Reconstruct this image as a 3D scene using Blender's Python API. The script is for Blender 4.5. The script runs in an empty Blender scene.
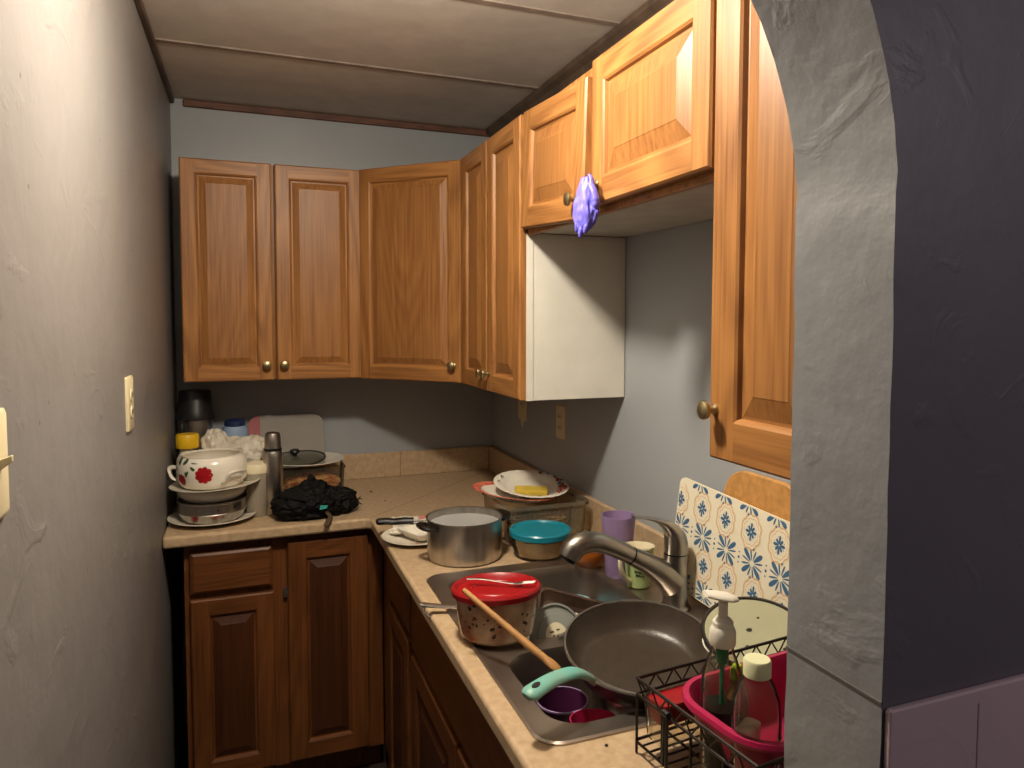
import bpy, bmesh, math, random
from mathutils import Vector, Matrix, noise
PI = math.pi
R = math.radians
random.seed(7)
scn = bpy.context.scene
COL = scn.collection

# ------------------------------------------------------------------ helpers
def lin(h):
    h = h.lstrip('#')
    o = []
    for i in (0, 2, 4):
        c = int(h[i:i+2], 16) / 255
        o.append(c/12.92 if c <= .04045 else ((c+.055)/1.055)**2.4)
    return (o[0], o[1], o[2], 1)

class MB:
    """collects verts / faces (with a material slot) of ONE mesh"""
    def __init__(s): s.v = []; s.f = []; s.m = []
    def add(s, vs, fs, m=0):
        b = len(s.v); s.v += [tuple(p) for p in vs]
        for f in fs: s.f.append([b+i for i in f]); s.m.append(m)
        return s
    def quad(s, a, b, c, d, m=0): return s.add([a, b, c, d], [(0, 1, 2, 3)], m)
    def box(s, x0, x1, y0, y1, z0, z1, m=0):
        vs = [(x0,y0,z0),(x1,y0,z0),(x1,y1,z0),(x0,y1,z0),(x0,y0,z1),(x1,y0,z1),(x1,y1,z1),(x0,y1,z1)]
        return s.add(vs, [(0,3,2,1),(4,5,6,7),(0,1,5,4),(1,2,6,5),(2,3,7,6),(3,0,4,7)], m)
    def rings(s, loops, cap0=True, cap1=True, m=0, closed=False):
        n = len(loops[0]); b = len(s.v)
        for L in loops: s.v += [tuple(p) for p in L]
        k = len(loops)
        for i in range(k if closed else k-1):
            i2 = (i+1) % k
            for j in range(n):
                j2 = (j+1) % n
                s.f.append([b+i*n+j, b+i*n+j2, b+i2*n+j2, b+i2*n+j]); s.m.append(m)
        if not closed:
            if cap0: s.f.append([b+j for j in range(n)][::-1]); s.m.append(m)
            if cap1: s.f.append([b+(k-1)*n+j for j in range(n)]); s.m.append(m)
        return s
    def lathe(s, prof, n=40, c=(0, 0, 0), m=0, cap0=True, cap1=True, sx=1, sy=1, ring=False):
        L = []
        for r, z in prof:
            r = max(r, 1e-5)
            L.append([(c[0]+sx*r*math.cos(2*PI*j/n), c[1]+sy*r*math.sin(2*PI*j/n), c[2]+z) for j in range(n)])
        return s.rings(L, cap0, cap1, m, closed=ring)
    def tube(s, path, r, n=10, m=0, flat=1.0, up=None):
        path = [Vector(p) for p in path]; k = len(path)
        rs = r if isinstance(r, (list, tuple)) else [r]*k
        L = []; U = None
        for i, p in enumerate(path):
            t = (path[min(i+1, k-1)] - path[max(i-1, 0)]).normalized()
            if U is None:
                U = Vector(up) if up else (Vector((0, 0, 1)) if abs(t.z) < .9 else Vector((1, 0, 0)))
            U = (U - t*U.dot(t))
            if U.length < 1e-6: U = Vector((1, 0, 0)) - t*t.x
            U.normalize(); W = t.cross(U)
            fl = flat[i] if isinstance(flat, (list, tuple)) else flat
            L.append([p + rs[i]*(math.cos(2*PI*j/n)*W + fl*math.sin(2*PI*j/n)*U) for j in range(n)])
        return s.rings(L, True, True, m)
    def build(s, name, mats, parent=None, loc=(0, 0, 0), rot=(0, 0, 0), smooth=35, bevel=0, solid=0, sub=0, props=None):
        me = bpy.data.meshes.new(name)
        me.from_pydata(s.v, [], s.f)
        if not isinstance(mats, (list, tuple)): mats = [mats]
        for mt in mats: me.materials.append(mt)
        me.polygons.foreach_set('material_index', s.m)
        bm = bmesh.new(); bm.from_mesh(me)
        bmesh.ops.recalc_face_normals(bm, faces=bm.faces)
        bm.to_mesh(me); bm.free()
        if smooth:
            me.polygons.foreach_set('use_smooth', [True]*len(me.polygons))
            me.set_sharp_from_angle(angle=R(smooth))
        me.update()
        o = bpy.data.objects.new(name, me); COL.objects.link(o)
        o.parent = parent; o.location = loc; o.rotation_euler = rot
        if bevel:
            md = o.modifiers.new('b', 'BEVEL'); md.width = bevel; md.segments = 2; md.limit_method = 'ANGLE'; md.angle_limit = R(40)
        if solid:
            md = o.modifiers.new('s', 'SOLIDIFY'); md.thickness = solid
        if sub:
            md = o.modifiers.new('u', 'SUBSURF'); md.levels = sub; md.render_levels = sub
        if props:
            for k, v in props.items(): o[k] = v
        return o

def thing(name, label, cat, loc=(0, 0, 0), rot=(0, 0, 0), group=None):
    o = bpy.data.objects.new(name, None); COL.objects.link(o)
    o.location = loc; o.rotation_euler = rot; o.empty_display_size = .05
    return tag(o, label, cat, group)
def tag(o, label, cat, group=None, kind=None):
    o['label'] = label; o['category'] = cat
    if group: o['group'] = group
    if kind: o['kind'] = kind
    return o
def struct(o): o['kind'] = 'structure'; return o

def rrect(cx, cy, w, h, r, z, n=7):
    """rounded rectangle loop"""
    L = []
    for (sx, sy, a0) in ((1, 1, 0), (-1, 1, 90), (-1, -1, 180), (1, -1, 270)):
        for i in range(n+1):
            a = R(a0 + 90*i/n)
            L.append((cx+sx*(w/2-r)+r*math.cos(a), cy+sy*(h/2-r)+r*math.sin(a), z))
    return L
def holed(mb, outer, holes, z, m=0):
    """flat face with holes (triangulated) at height z"""
    bm = bmesh.new(); E = []
    for L in [outer]+holes:
        vs = [bm.verts.new((p[0], p[1], z)) for p in L]
        for i in range(len(vs)): E.append(bm.edges.new((vs[i], vs[(i+1) % len(vs)])))
    bmesh.ops.triangle_fill(bm, use_beauty=True, use_dissolve=False, edges=E)
    bm.verts.index_update()
    mb.add([v.co[:] for v in bm.verts], [[v.index for v in f.verts] for f in bm.faces], m)
    bm.free()
def weld(o, d=1e-4):
    bm = bmesh.new(); bm.from_mesh(o.data)
    bmesh.ops.remove_doubles(bm, verts=bm.verts, dist=d)
    bmesh.ops.recalc_face_normals(bm, faces=bm.faces)
    bm.to_mesh(o.data); bm.free()
    o.data.set_sharp_from_angle(angle=R(35))
    return o
def blob(mb, c, rad, seed=0, amp=.25, freq=2.5, sub=5, m=0, flat_z=None, ridge=True):
    """crumpled soft lump"""
    bm = bmesh.new(); bmesh.ops.create_icosphere(bm, subdivisions=sub, radius=1)
    off = Vector((seed*3.7, seed*1.3, seed*2.1))
    for v in bm.verts:
        d = v.co.normalized()
        a = noise.fractal(d*freq+off, 1.0, 2.0, 4)
        if ridge:
            b = abs(noise.noise(d*freq*1.7+off*2)); c2 = abs(noise.noise(d*freq*3.3-off))
            a = a*.6 + (.35-b)*.9 + (.25-c2)*.5
        k = 1+amp*a
        v.co = Vector((c[0]+rad[0]*d.x*k, c[1]+rad[1]*d.y*k, c[2]+rad[2]*d.z*k))
        if flat_z is not None and v.co.z < flat_z: v.co.z = flat_z
    bm.verts.index_update()
    mb.add([v.co[:] for v in bm.verts], [[v.index for v in f.verts] for f in bm.faces], m)
    bm.free(); return mb
def spline(pts, n=8):
    P = [Vector(p) for p in pts]; out = []
    for i in range(len(P)-1):
        p0 = P[max(i-1, 0)]; p1 = P[i]; p2 = P[i+1]; p3 = P[min(i+2, len(P)-1)]
        for k in range(n):
            t = k/n
            out.append(.5*((2*p1)+(p2-p0)*t+(2*p0-5*p1+4*p2-p3)*t*t+(3*p1-p0-3*p2+p3)*t**3))
    out.append(P[-1]); return out
def lerp_list(a, k):
    """resample list of numbers a to k samples"""
    o = []
    for i in range(k):
        t = i/(k-1)*(len(a)-1); j = min(int(t), len(a)-2); o.append(a[j]+(a[j+1]-a[j])*(t-j))
    return o

# ------------------------------------------------------------------ materials
def newmat(name):
    m = bpy.data.materials.new(name); m.use_nodes = True
    nt = m.node_tree; b = nt.nodes['Principled BSDF']
    return m, nt, b
def N(nt, t, **kw):
    n = nt.nodes.new(t)
    for k, v in kw.items(): setattr(n, k, v)
    return n
def pmat(name, col, rough=.5, metal=0, var=.0, vscale=8, bump=0, bscale=40, trans=0, ior=1.45, coat=0, spec=.5, col2=None, stretch=None, coords='Object', sss=0):
    m, nt, b = newmat(name)
    b.inputs['Roughness'].default_value = rough; b.inputs['Metallic'].default_value = metal
    b.inputs['Transmission Weight'].default_value = trans; b.inputs['IOR'].default_value = ior
    b.inputs['Coat Weight'].default_value = coat; b.inputs['Specular IOR Level'].default_value = spec
    if sss:
        b.inputs['Subsurface Weight'].default_value = sss; b.inputs['Subsurface Radius'].default_value = (.01, .006, .004)
    c = lin(col); b.inputs['Base Color'].default_value = c
    tc = N(nt, 'ShaderNodeTexCoord'); src = tc.outputs[coords]
    if stretch:
        mp = N(nt, 'ShaderNodeMapping'); mp.inputs['Scale'].default_value = stretch
        nt.links.new(src, mp.inputs['Vector']); src = mp.outputs[0]
    if var or col2:
        nz = N(nt, 'ShaderNodeTexNoise'); nz.inputs['Scale'].default_value = vscale; nz.inputs['Detail'].default_value = 5
        nt.links.new(src, nz.inputs['Vector'])
        rp = N(nt, 'ShaderNodeValToRGB'); e = rp.color_ramp.elements
        e[0].position = .35; e[1].position = .65
        c2 = lin(col2) if col2 else tuple(x*(1-var) for x in c[:3])+(1,)
        e[0].color = c2; e[1].color = c if col2 else tuple(min(1, x*(1+var*.5)) for x in c[:3])+(1,)
        nt.links.new(nz.outputs['Fac'], rp.inputs[0]); nt.links.new(rp.outputs[0], b.inputs['Base Color'])
    if bump:
        nb = N(nt, 'ShaderNodeTexNoise'); nb.inputs['Scale'].default_value = bscale; nb.inputs['Detail'].default_value = 4
        nt.links.new(src, nb.inputs['Vector'])
        bp = N(nt, 'ShaderNodeBump'); bp.inputs['Strength'].default_value = bump; bp.inputs['Distance'].default_value = .01
        nt.links.new(nb.outputs['Fac'], bp.inputs['Height']); nt.links.new(bp.outputs[0], b.inputs['Normal'])
    return m
def thin_glass(name, tint, gloss=.12, rough=.05, body=0, bodycol='#ffffff'):
    """thin clear wall: lets light straight through, reflects a little, optional milky share"""
    m, nt, b = newmat(name)
    out = nt.nodes['Material Output']
    tr = N(nt, 'ShaderNodeBsdfTransparent'); tr.inputs[0].default_value = lin(tint)
    b.inputs['Base Color'].default_value = lin(bodycol); b.inputs['Roughness'].default_value = .35
    gl = N(nt, 'ShaderNodeBsdfGlossy'); gl.inputs['Roughness'].default_value = rough
    mx = N(nt, 'ShaderNodeMixShader'); mx.inputs[0].default_value = body
    nt.links.new(tr.outputs[0], mx.inputs[1]); nt.links.new(b.outputs[0], mx.inputs[2])
    fr = N(nt, 'ShaderNodeLayerWeight'); fr.inputs[0].default_value = gloss
    mx2 = N(nt, 'ShaderNodeMixShader')
    nt.links.new(fr.outputs['Fresnel'], mx2.inputs[0]); nt.links.new(mx.outputs[0], mx2.inputs[1]); nt.links.new(gl.outputs[0], mx2.inputs[2])
    nt.links.new(mx2.outputs[0], out.inputs[0])
    return m
def oak(name, axis, c_dark, c_light, rough=.42, ring=.17):
    m, nt, b = newmat(name); L = nt.links.new
    tc = N(nt, 'ShaderNodeTexCoord'); oi = N(nt, 'ShaderNodeObjectInfo')
    rnd = N(nt, 'ShaderNodeMath', operation='MULTIPLY'); rnd.inputs[1].default_value = 17.3; L(oi.outputs['Random'], rnd.inputs[0])
    ad = N(nt, 'ShaderNodeVectorMath', operation='ADD'); L(tc.outputs['Object'], ad.inputs[0]); L(rnd.outputs[0], ad.inputs[1])
    def mapped(sc):
        s = {'z': (1, 1, sc), 'x': (sc, 1, 1), 'y': (1, sc, 1)}[axis]
        mp = N(nt, 'ShaderNodeMapping'); mp.inputs['Scale'].default_value = s; L(ad.outputs[0], mp.inputs['Vector']); return mp.outputs[0]
    n1 = N(nt, 'ShaderNodeTexNoise'); n1.inputs['Scale'].default_value = 5.5; n1.inputs['Detail'].default_value = 1.5; n1.inputs['Distortion'].default_value = .25
    L(mapped(.16), n1.inputs['Vector'])
    mu = N(nt, 'ShaderNodeMath', operation='MULTIPLY'); mu.inputs[1].default_value = 95; L(n1.outputs['Fac'], mu.inputs[0])
    sn = N(nt, 'ShaderNodeMath', operation='SINE'); L(mu.outputs[0], sn.inputs[0])
    ma = N(nt, 'ShaderNodeMapRange'); ma.inputs[1].default_value = -1; ma.inputs[2].default_value = 1; L(sn.outputs[0], ma.inputs[0])
    n2 = N(nt, 'ShaderNodeTexNoise'); n2.inputs['Scale'].default_value = 170; n2.inputs['Detail'].default_value = 3; L(mapped(.028), n2.inputs['Vector'])
    n3 = N(nt, 'ShaderNodeTexNoise'); n3.inputs['Scale'].default_value = 6; n3.inputs['Detail'].default_value = 2; L(mapped(.2), n3.inputs['Vector'])
    m1 = N(nt, 'ShaderNodeMath', operation='MULTIPLY_ADD'); m1.inputs[1].default_value = ring; L(ma.outputs[0], m1.inputs[0])
    s2 = N(nt, 'ShaderNodeMath', operation='MULTIPLY'); s2.inputs[1].default_value = .75; L(n2.outputs['Fac'], s2.inputs[0]); L(s2.outputs[0], m1.inputs[2])
    m3 = N(nt, 'ShaderNodeMath', operation='MULTIPLY_ADD'); m3.inputs[1].default_value = .4; L(n3.outputs['Fac'], m3.inputs[0]); L(m1.outputs[0], m3.inputs[2])
    rp = N(nt, 'ShaderNodeValToRGB'); e = rp.color_ramp.elements
    e[0].position = .32; e[1].position = .86; e[0].color = lin(c_dark); e[1].color = lin(c_light)
    L(m3.outputs[0], rp.inputs[0]); L(rp.outputs[0], b.inputs['Base Color'])
    b.inputs['Roughness'].default_value = rough; b.inputs['Specular IOR Level'].default_value = .35
    bp = N(nt, 'ShaderNodeBump'); bp.inputs['Strength'].default_value = .12; bp.inputs['Distance'].default_value = .002
    L(m1.outputs[0], bp.inputs['Height']); L(bp.outputs[0], b.inputs['Normal'])
    return m
def paint(name, col, rough, lumps, ridges, var=.08, chips=None):
    """lumpy gloss wall paint: soft undulation + drips / ridges + a few chips"""
    m, nt, b = newmat(name); L = nt.links.new
    tc = N(nt, 'ShaderNodeTexCoord'); P = tc.outputs['Object']
    c = lin(col)
    n0 = N(nt, 'ShaderNodeTexNoise'); n0.inputs['Scale'].default_value = 2.2; n0.inputs['Detail'].default_value = 4; L(P, n0.inputs['Vector'])
    rp = N(nt, 'ShaderNodeValToRGB'); e = rp.color_ramp.elements; e[0].position = .3; e[1].position = .7
    e[0].color = tuple(x*(1-var) for x in c[:3])+(1,); e[1].color = tuple(min(1, x*(1+var)) for x in c[:3])+(1,)
    L(n0.outputs['Fac'], rp.inputs[0]); colout = rp.outputs[0]
    if chips:
        vo = N(nt, 'ShaderNodeTexVoronoi'); vo.inputs['Scale'].default_value = 13; L(P, vo.inputs['Vector'])
        lt = N(nt, 'ShaderNodeMath', operation='LESS_THAN'); lt.inputs[1].default_value = .05; L(vo.outputs['Distance'], lt.inputs[0])
        mx = N(nt, 'ShaderNodeMix', data_type='RGBA'); L(lt.outputs[0], mx.inputs[0]); L(colout, mx.inputs[6]); mx.inputs[7].default_value = lin(chips)
        colout = mx.outputs[2]
    L(colout, b.inputs['Base Color'])
    b.inputs['Roughness'].default_value = rough
    n1 = N(nt, 'ShaderNodeTexNoise'); n1.inputs['Scale'].default_value = 7; n1.inputs['Detail'].default_value = 5; L(P, n1.inputs['Vector'])
    mp = N(nt, 'ShaderNodeMapping'); mp.inputs['Scale'].default_value = (1, .55, .8); mp.inputs['Rotation'].default_value = (.5, 0, 0); L(P, mp.inputs['Vector'])
    n2 = N(nt, 'ShaderNodeTexNoise'); n2.inputs['Scale'].default_value = 12; n2.inputs['Detail'].default_value = 4; n2.inputs['Distortion'].default_value = 1.2; L(mp.outputs[0], n2.inputs['Vector'])
    r2 = N(nt, 'ShaderNodeMapRange'); r2.inputs[1].default_value = .60; r2.inputs[2].default_value = .72; L(n2.outputs['Fac'], r2.inputs[0])
    a1 = N(nt, 'ShaderNodeMath', operation='MULTIPLY'); a1.inputs[1].default_value = lumps; L(n1.outputs['Fac'], a1.inputs[0])
    a2 = N(nt, 'ShaderNodeMath', operation='MULTIPLY_ADD'); a2.inputs[1].default_value = ridges; L(r2.outputs[0], a2.inputs[0]); L(a1.outputs[0], a2.inputs[2])
    bp = N(nt, 'ShaderNodeBump'); bp.inputs['Strength'].default_value = .6; bp.inputs['Distance'].default_value = .012
    L(a2.outputs[0], bp.inputs['Height']); L(bp.outputs[0], b.inputs['Normal'])
    return m

OV = oak('oak_upright', 'z', '#6c4322', '#a4713e', ring=.24)
OH = oak('oak_across', 'x', '#6c4322', '#a4713e', ring=.24)
OP = oak('oak_panel', 'z', '#754a26', '#a16f3d', ring=.12)
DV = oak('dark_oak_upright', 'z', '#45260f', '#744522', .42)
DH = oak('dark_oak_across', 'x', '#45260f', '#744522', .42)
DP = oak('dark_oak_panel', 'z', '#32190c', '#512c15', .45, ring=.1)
OAKS = [OV, OH, OP]; DOAKS = [DV, DH, DP]
M_wall = paint('wall_paint', '#9b9fa2', .42, .25, .02, .04)
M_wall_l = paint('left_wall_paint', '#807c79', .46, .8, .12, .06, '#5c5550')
M_arch = paint('arch_paint', '#838486', .42, 1.1, .11, .08, '#6b6661')
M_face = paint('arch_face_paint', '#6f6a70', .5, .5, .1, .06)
M_wains = paint('wainscot_paint', '#d4bcbe', .5, .4, .05, .06)
M_ceil = pmat('ceiling_board', '#cdc6bc', .85, var=.07, vscale=14, bump=.03, bscale=120)
M_strip = pmat('ceiling_strip', '#94857a', .8, var=.2, vscale=20)
M_trim = pmat('brown_trim', '#6a4636', .6, var=.35, vscale=14, stretch=(1, 6, 6))
M_trimd = pmat('dark_trim', '#5a4a3d', .65, var=.35, vscale=14)
M_floor = pmat('floor_vinyl', '#3a2f28', .6, var=.3, vscale=10)
M_black = pmat('black_gap', '#0d0a08', .9)
M_lam = pmat('laminate', '#bda484', .38, col2='#ae9372', vscale=55)
M_lam2 = pmat('laminate_edge', '#b3967a', .45, var=.12, vscale=30)
M_seam = pmat('seam', '#6f573d', .7)
M_white = pmat('white_board', '#d6d2c6', .5, var=.06, vscale=10)
M_under = pmat('cabinet_underside', '#b6afa3', .6, var=.12, vscale=12)
M_brass = pmat('antique_brass', '#b5a67f', .36, metal=1, var=.15)
M_steel = pmat('brushed_steel', '#b9b3ab', .33, metal=1, var=.15, vscale=60, stretch=(1, 1, .05))
M_fork = pmat('fork_steel', '#8f8a84', .45, metal=1)
M_sink = pmat('sink_steel', '#ada297', .38, metal=1, var=.12, vscale=9, bump=.03, bscale=12)
M_chrome = pmat('faucet_steel', '#a9a49c', .30, metal=1)
M_ivory = pmat('ivory_plastic', '#d7caa4', .45)
M_blackp = pmat('black_plastic', '#14110f', .4)
M_porc = pmat('porcelain', '#e6dfd0', .2, coat=.3)
M_plate = pmat('plate_white', '#ddd5c4', .28, coat=.2)
M_red = pmat('red_print', '#a3141c', .35)
M_green = pmat('green_print', '#35502f', .4)
M_pink = pmat('pink_print', '#e08a86', .5)
M_paper = pmat('paper_white', '#d9d2c3', .75)
M_teal = pmat('teal_plastic', '#14788a', .3)
M_redlid = pmat('red_plastic', '#930f15', .38)
M_mag = pmat('magenta_plastic', '#a31b47', .38)
M_purplecup = pmat('purple_plastic', '#9079a0', .3, spec=.4)
M_mugg = pmat('green_glaze', '#a5b97c', .3, coat=.3)
M_cream = pmat('cream_glaze', '#e3d8b8', .25, coat=.3)
M_glove = pmat('purple_nitrile', '#6d66cf', .42)
M_bag = pmat('white_plastic_bag', '#c6beae', .4)
M_blackbag = pmat('black_cloth', '#050505', .7, spec=.25, bump=.2, bscale=180)
M_wood = pmat('spoon_wood', '#a87a45', .6, var=.15, vscale=20, stretch=(1, 1, .2))
M_board = pmat('board_wood', '#c08d50', .5, var=.2, vscale=10, stretch=(6, 1, 6))
M_aqua = pmat('aqua_plastic', '#5fb5ae', .4, col2='#8c9a80', vscale=9)
M_pan = pmat('nonstick', '#3d332a', .33, var=.15, vscale=40, bump=.06, bscale=200)
M_panout = pmat('pan_outside', '#14100e', .4)
M_wire = pmat('rack_wire', '#241a15', .4, metal=.4)
M_mat = pmat('mat_cream', '#e4dcc4', .5)
M_blue = pmat('print_blue', '#3d6587', .5)
M_orange = pmat('print_orange', '#d39a6b', .5)
M_tan = pmat('print_tan', '#d9c88f', .5)
M_yellow = pmat('yellow_plastic', '#d8ae1c', .4)
M_sponge = pmat('yellow_sponge', '#c2a63c', .9, bump=.4, bscale=160)
M_grey = pmat('grey_plastic', '#8d877e', .5, var=.05)
M_rose = pmat('rose_plastic', '#a4585a', .5)
M_dkblue = pmat('dark_blue_plastic', '#1d2b52', .4)
M_ltblue = pmat('light_blue_plastic', '#8ea4bf', .45)
M_jug = pmat('charcoal_plastic', '#1b1b1c', .35)
M_amber = pmat('orange_bowl', '#a35a1e', .3)
M_clear = thin_glass('clear_plastic', '#f8f6f0', .10, .06, .03, '#d8cfbd')
M_clear2 = thin_glass('cloudy_plastic', '#efeadf', .12, .12, .14, '#c9bda6')
M_lidglass = thin_glass('lid_glass', '#d6d7c4', .25, .05, .3, '#a5a68f')
M_stain = pmat('stained_glass_jar', '#cdbb9c', .22, col2='#85451f', vscale=11, coat=.3)
M_food = pmat('food', '#9a4a22', .6, col2='#c9a36a', vscale=25, bump=.5, bscale=60)
M_pasta = pmat('creamy_food', '#d8c7a0', .5, col2='#b99a78', vscale=22, bump=.3, bscale=40)
M_water = pmat('cloudy_water', '#a9a9a6', .08, spec=.6)
M_dish = pmat('greenish_lid', '#a6a485', .2, var=.06, coat=.4)
M_darkrim = pmat('dark_rim', '#2a2520', .4)
M_soap = pmat('dark_soap', '#050906', .4, spec=.15)
M_tgreen = pmat('green_tube', '#0e7a55', .3)
M_limecap = pmat('lime_cap', '#d6d6ac', .5)
M_lime = pmat('lime_green', '#8fae2c', .4)
M_pinkcup = pmat('dark_purple_cup', '#4d1f42', .3)
M_brownstrap = pmat('brown_strap', '#4b3a2a', .6)
M_blueplate = pmat('blue_plate', '#5d95ab', .3)

# ------------------------------------------------------------------ room shell
XL = -1.259; ZC = 2.395
def slab(name, x0, x1, y0, y1, z0, z1, mat): return struct(MB().box(x0, x1, y0, y1, z0, z1).build(name, mat, smooth=0))
slab('floor', -1.7, .6, -4.2, .12, -.1, 0, M_floor)
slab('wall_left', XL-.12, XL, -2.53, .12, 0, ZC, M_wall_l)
slab('wall_back', XL-.12, .12, 0, .12, 0, ZC, M_wall)
slab('wall_right', 0, .12, -2.53, 0, 0, ZC, M_wall)
cb = MB().box(XL-.12, .12, -2.53, .12, ZC, ZC+.08)
for y in (-.62, -1.225, -1.83): cb.box(XL, 0, y-.011, y+.011, ZC-.004, ZC+.001, 1)
struct(cb.build('ceiling', [M_ceil, M_strip], smooth=0))
struct(MB().box(XL+.045, 0, -.016, 0, ZC-.028, ZC-.002).build('trim_1', M_trim, bevel=.003))
tr = MB(); tr.rings([[(0, y, ZC-.052), (-.012, y, ZC-.052), (-.018, y, ZC-.03), (-.034, y, ZC-.018), (-.036, y, ZC-.002), (0, y, ZC-.002)] for y in (-2.38, -.018)])
struct(tr.build('trim_2', M_trimd))
struct(MB().box(XL, XL+.016, -2.38, -.018, ZC-.022, ZC-.002).build('trim_3', M_trimd, bevel=.003))

# arched partition: right pier with the arch springing from it, up to the left wall
Y0, Y1 = -2.384, -2.524
XA = -.415; ZS = 1.70; RA = (XA-XL)/2; CX = (XA+XL)/2
random.seed(3)
out = [(XA, 0)]
for i in range(1, 40): out.append((XA+random.uniform(-.0012, .0012), ZS*i/40))
arc = []
for i in range(0, 61):
    a = PI*i/60
    arc.append((CX+RA*math.cos(a)+random.uniform(-.0015, .0015), ZS+RA*.98*math.sin(a)))
right = out+arc
ab = MB()
prof = right                       # opening edge from floor to left springing
top = [(0.12, 0)] + [(0.12, ZC*i/len(prof)) for i in range(1, len(prof)-1)]
# front / back faces as strips between the opening edge and an outer polyline of the same length
k = len(prof); outer = []
for i, (x, z) in enumerate(prof):
    if i < 40: outer.append((.12, z))
    else:
        a = PI*(i-40)/60
        if a < PI/4: outer.append((.12, ZS+(ZC-ZS)*a/(PI/4)))
        else: outer.append((.12+(XL-.12)*(a-PI/4)/(PI*3/4), ZC))
    outer[-1] = (outer[-1][0], outer[-1][1])
for i in range(k-1):
    (x0, z0), (x1, z1) = prof[i], prof[i+1]; (u0, w0), (u1, w1) = outer[i], outer[i+1]
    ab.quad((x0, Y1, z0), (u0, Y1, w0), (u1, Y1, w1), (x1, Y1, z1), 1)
    ab.quad((x0, Y0, z0), (x1, Y0, z1), (u1, Y0, w1), (u0, Y0, w0), 0)
    ym = (Y0+Y1)/2
    j0, j1 = random.uniform(-.001, .001), 0
    ab.quad((x0, Y0, z0), (x0, Y1, z0), (x1, Y1, z1), (x1, Y0, z1), 0)
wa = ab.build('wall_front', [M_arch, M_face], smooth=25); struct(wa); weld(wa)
# wainscot below the chair-rail line, and the rail groove that returns along the jamb
wn = MB().box(XA+.004, .12, Y1-.008, Y1+.001, 0, 1.181)
wb = wn.build('trim_4', M_wains, bevel=.003); struct(wb)
gb = MB().box(XA-.0012, XA+.001, Y1, Y0, 1.1845, 1.1872)
for x in (-.285, -.135): gb.box(x-.0009, x+.0009, Y1-.0085, Y1, 0, 1.165, 1)
struct(gb.build('trim_5', [pmat('groove', '#5f5a57', .7), pmat('tile_groove', '#a08f92', .7)], smooth=0))

# ------------------------------------------------------------------ cabinets
def door_mesh(w, h, t=.02, st=.056, slope=.034, gap=.0):
    """raised panel door, local frame: x 0..w, z 0..h, front at y=-t; slots 0 = upright grain, 1 = across"""
    b = MB()
    def L(d, y): return [(d, y, d), (w-d, y, d), (w-d, y, h-d), (d, y, h-d)]
    def ring(d0, y0, d1, y1, rail=1, stile=0):
        A, B = L(d0, y0), L(d1, y1)
        for i in range(4):
            j = (i+1) % 4
            b.quad(A[i], A[j], B[j], B[i], rail if i in (0, 2) else stile)
    b.quad((0, 0, 0), (w, 0, 0), (w, 0, h), (0, 0, h), 0)
    ring(0, 0, 0, -t+.004); ring(0, -t+.004, .004, -t)
    s = st; e = .004
    b.quad((e, -t, e), (s, -t, e), (s, -t, h-e), (e, -t, h-e), 0)
    b.quad((w-s, -t, e), (w-e, -t, e), (w-e, -t, h-e), (w-s, -t, h-e), 0)
    b.quad((s, -t, e), (w-s, -t, e), (w-s, -t, s), (s, -t, s), 1)
    b.quad((s, -t, h-s), (w-s, -t, h-s), (w-s, -t, h-e), (s, -t, h-e), 1)
    ring(s, -t, s+.005, -t+.003); ring(s+.005, -t+.003, s+.008, -t+.0095); ring(s+.008, -t+.0095, s+.013, -t+.0095)
    ring(s+.013, -t+.0095, s+.013+slope, -t+.0015, 2, 2); ring(s+.013+slope, -t+.0015, s+.015+slope, -t+.0005, 2, 2)
    d = s+.015+slope
    A = L(d, -t+.0005); b.quad(*A, 2)
    return b
def slab_front(w, h, t=.02):
    b = MB(); e = .012
    def L(d, y): return [(d, y, d), (w-d, y, d), (w-d, y, h-d), (d, y, h-d)]
    b.rings([L(0, 0), L(0, -t+.008), L(.004, -t+.004), L(e, -t)], m=1)
    return b
def knob(parent, loc, name='knob', s=1.0):
    prof = [(.009, 0), (.009, .002), (.0055, .004), (.005, .011), (.008, .015), (.0145, .018), (.0155, .021), (.0145, .0245), (.010, .027), (.004, .0282), (0, .0284)]
    b = MB(); b.lathe([(r*s, z*s) for r, z in prof], 24)
    return b.build(name, M_brass, parent, loc, (R(90), 0, 0))
def add_door(parent, base, rz, w, h, knob_at=None, mats=OAKS, tilt=0, name='door', mesh=None, st=.056, slope=.034):
    """base: world position of the door's lower corner at its left end; rz: turn about z; tilt: sag in its own plane"""
    px, py, pz = parent.location
    o = (mesh or door_mesh(w, h, st=st, slope=slope)).build(name, mats, parent, (base[0]-px, base[1]-py, base[2]-pz), (0, tilt, rz), smooth=20)
    if knob_at: knob(o, (knob_at[0], -.02, knob_at[1]))
    return o
def body(parent, mb, mats, name='carcass', **kw):
    px, py, pz = parent.location
    mb.v = [(x-px, y-py, z-pz) for x, y, z in mb.v]
    return mb.build(name, mats, parent, **kw)

ZB, ZT = 1.36, 2.12
# back wall, two doors
c = thing('wall_cabinet', 'oak wall cabinet with two raised panel doors on the back wall beside the left wall', 'cabinet', (-.91, 0, ZB))
bm_ = MB().box(-1.213, -.9185, -.302, -.05, ZB, ZT).box(-.9105, -.612, -.302, -.05, ZB, ZT).box(-1.213, -.612, -.05, -.002, ZB, ZT).box(-.9185, -.9105, -.286, -.05, ZB, ZT)
body(c, bm_, OAKS, bevel=.001)
add_door(c, (-1.211, -.303, ZB-.002), 0, .290, ZT-ZB, (.268, .055), st=.046, slope=.020)
add_door(c, (-.908, -.303, ZB-.002), R(-.6), .300, ZT-ZB, (.024, .055), st=.046, slope=.020)
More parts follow.
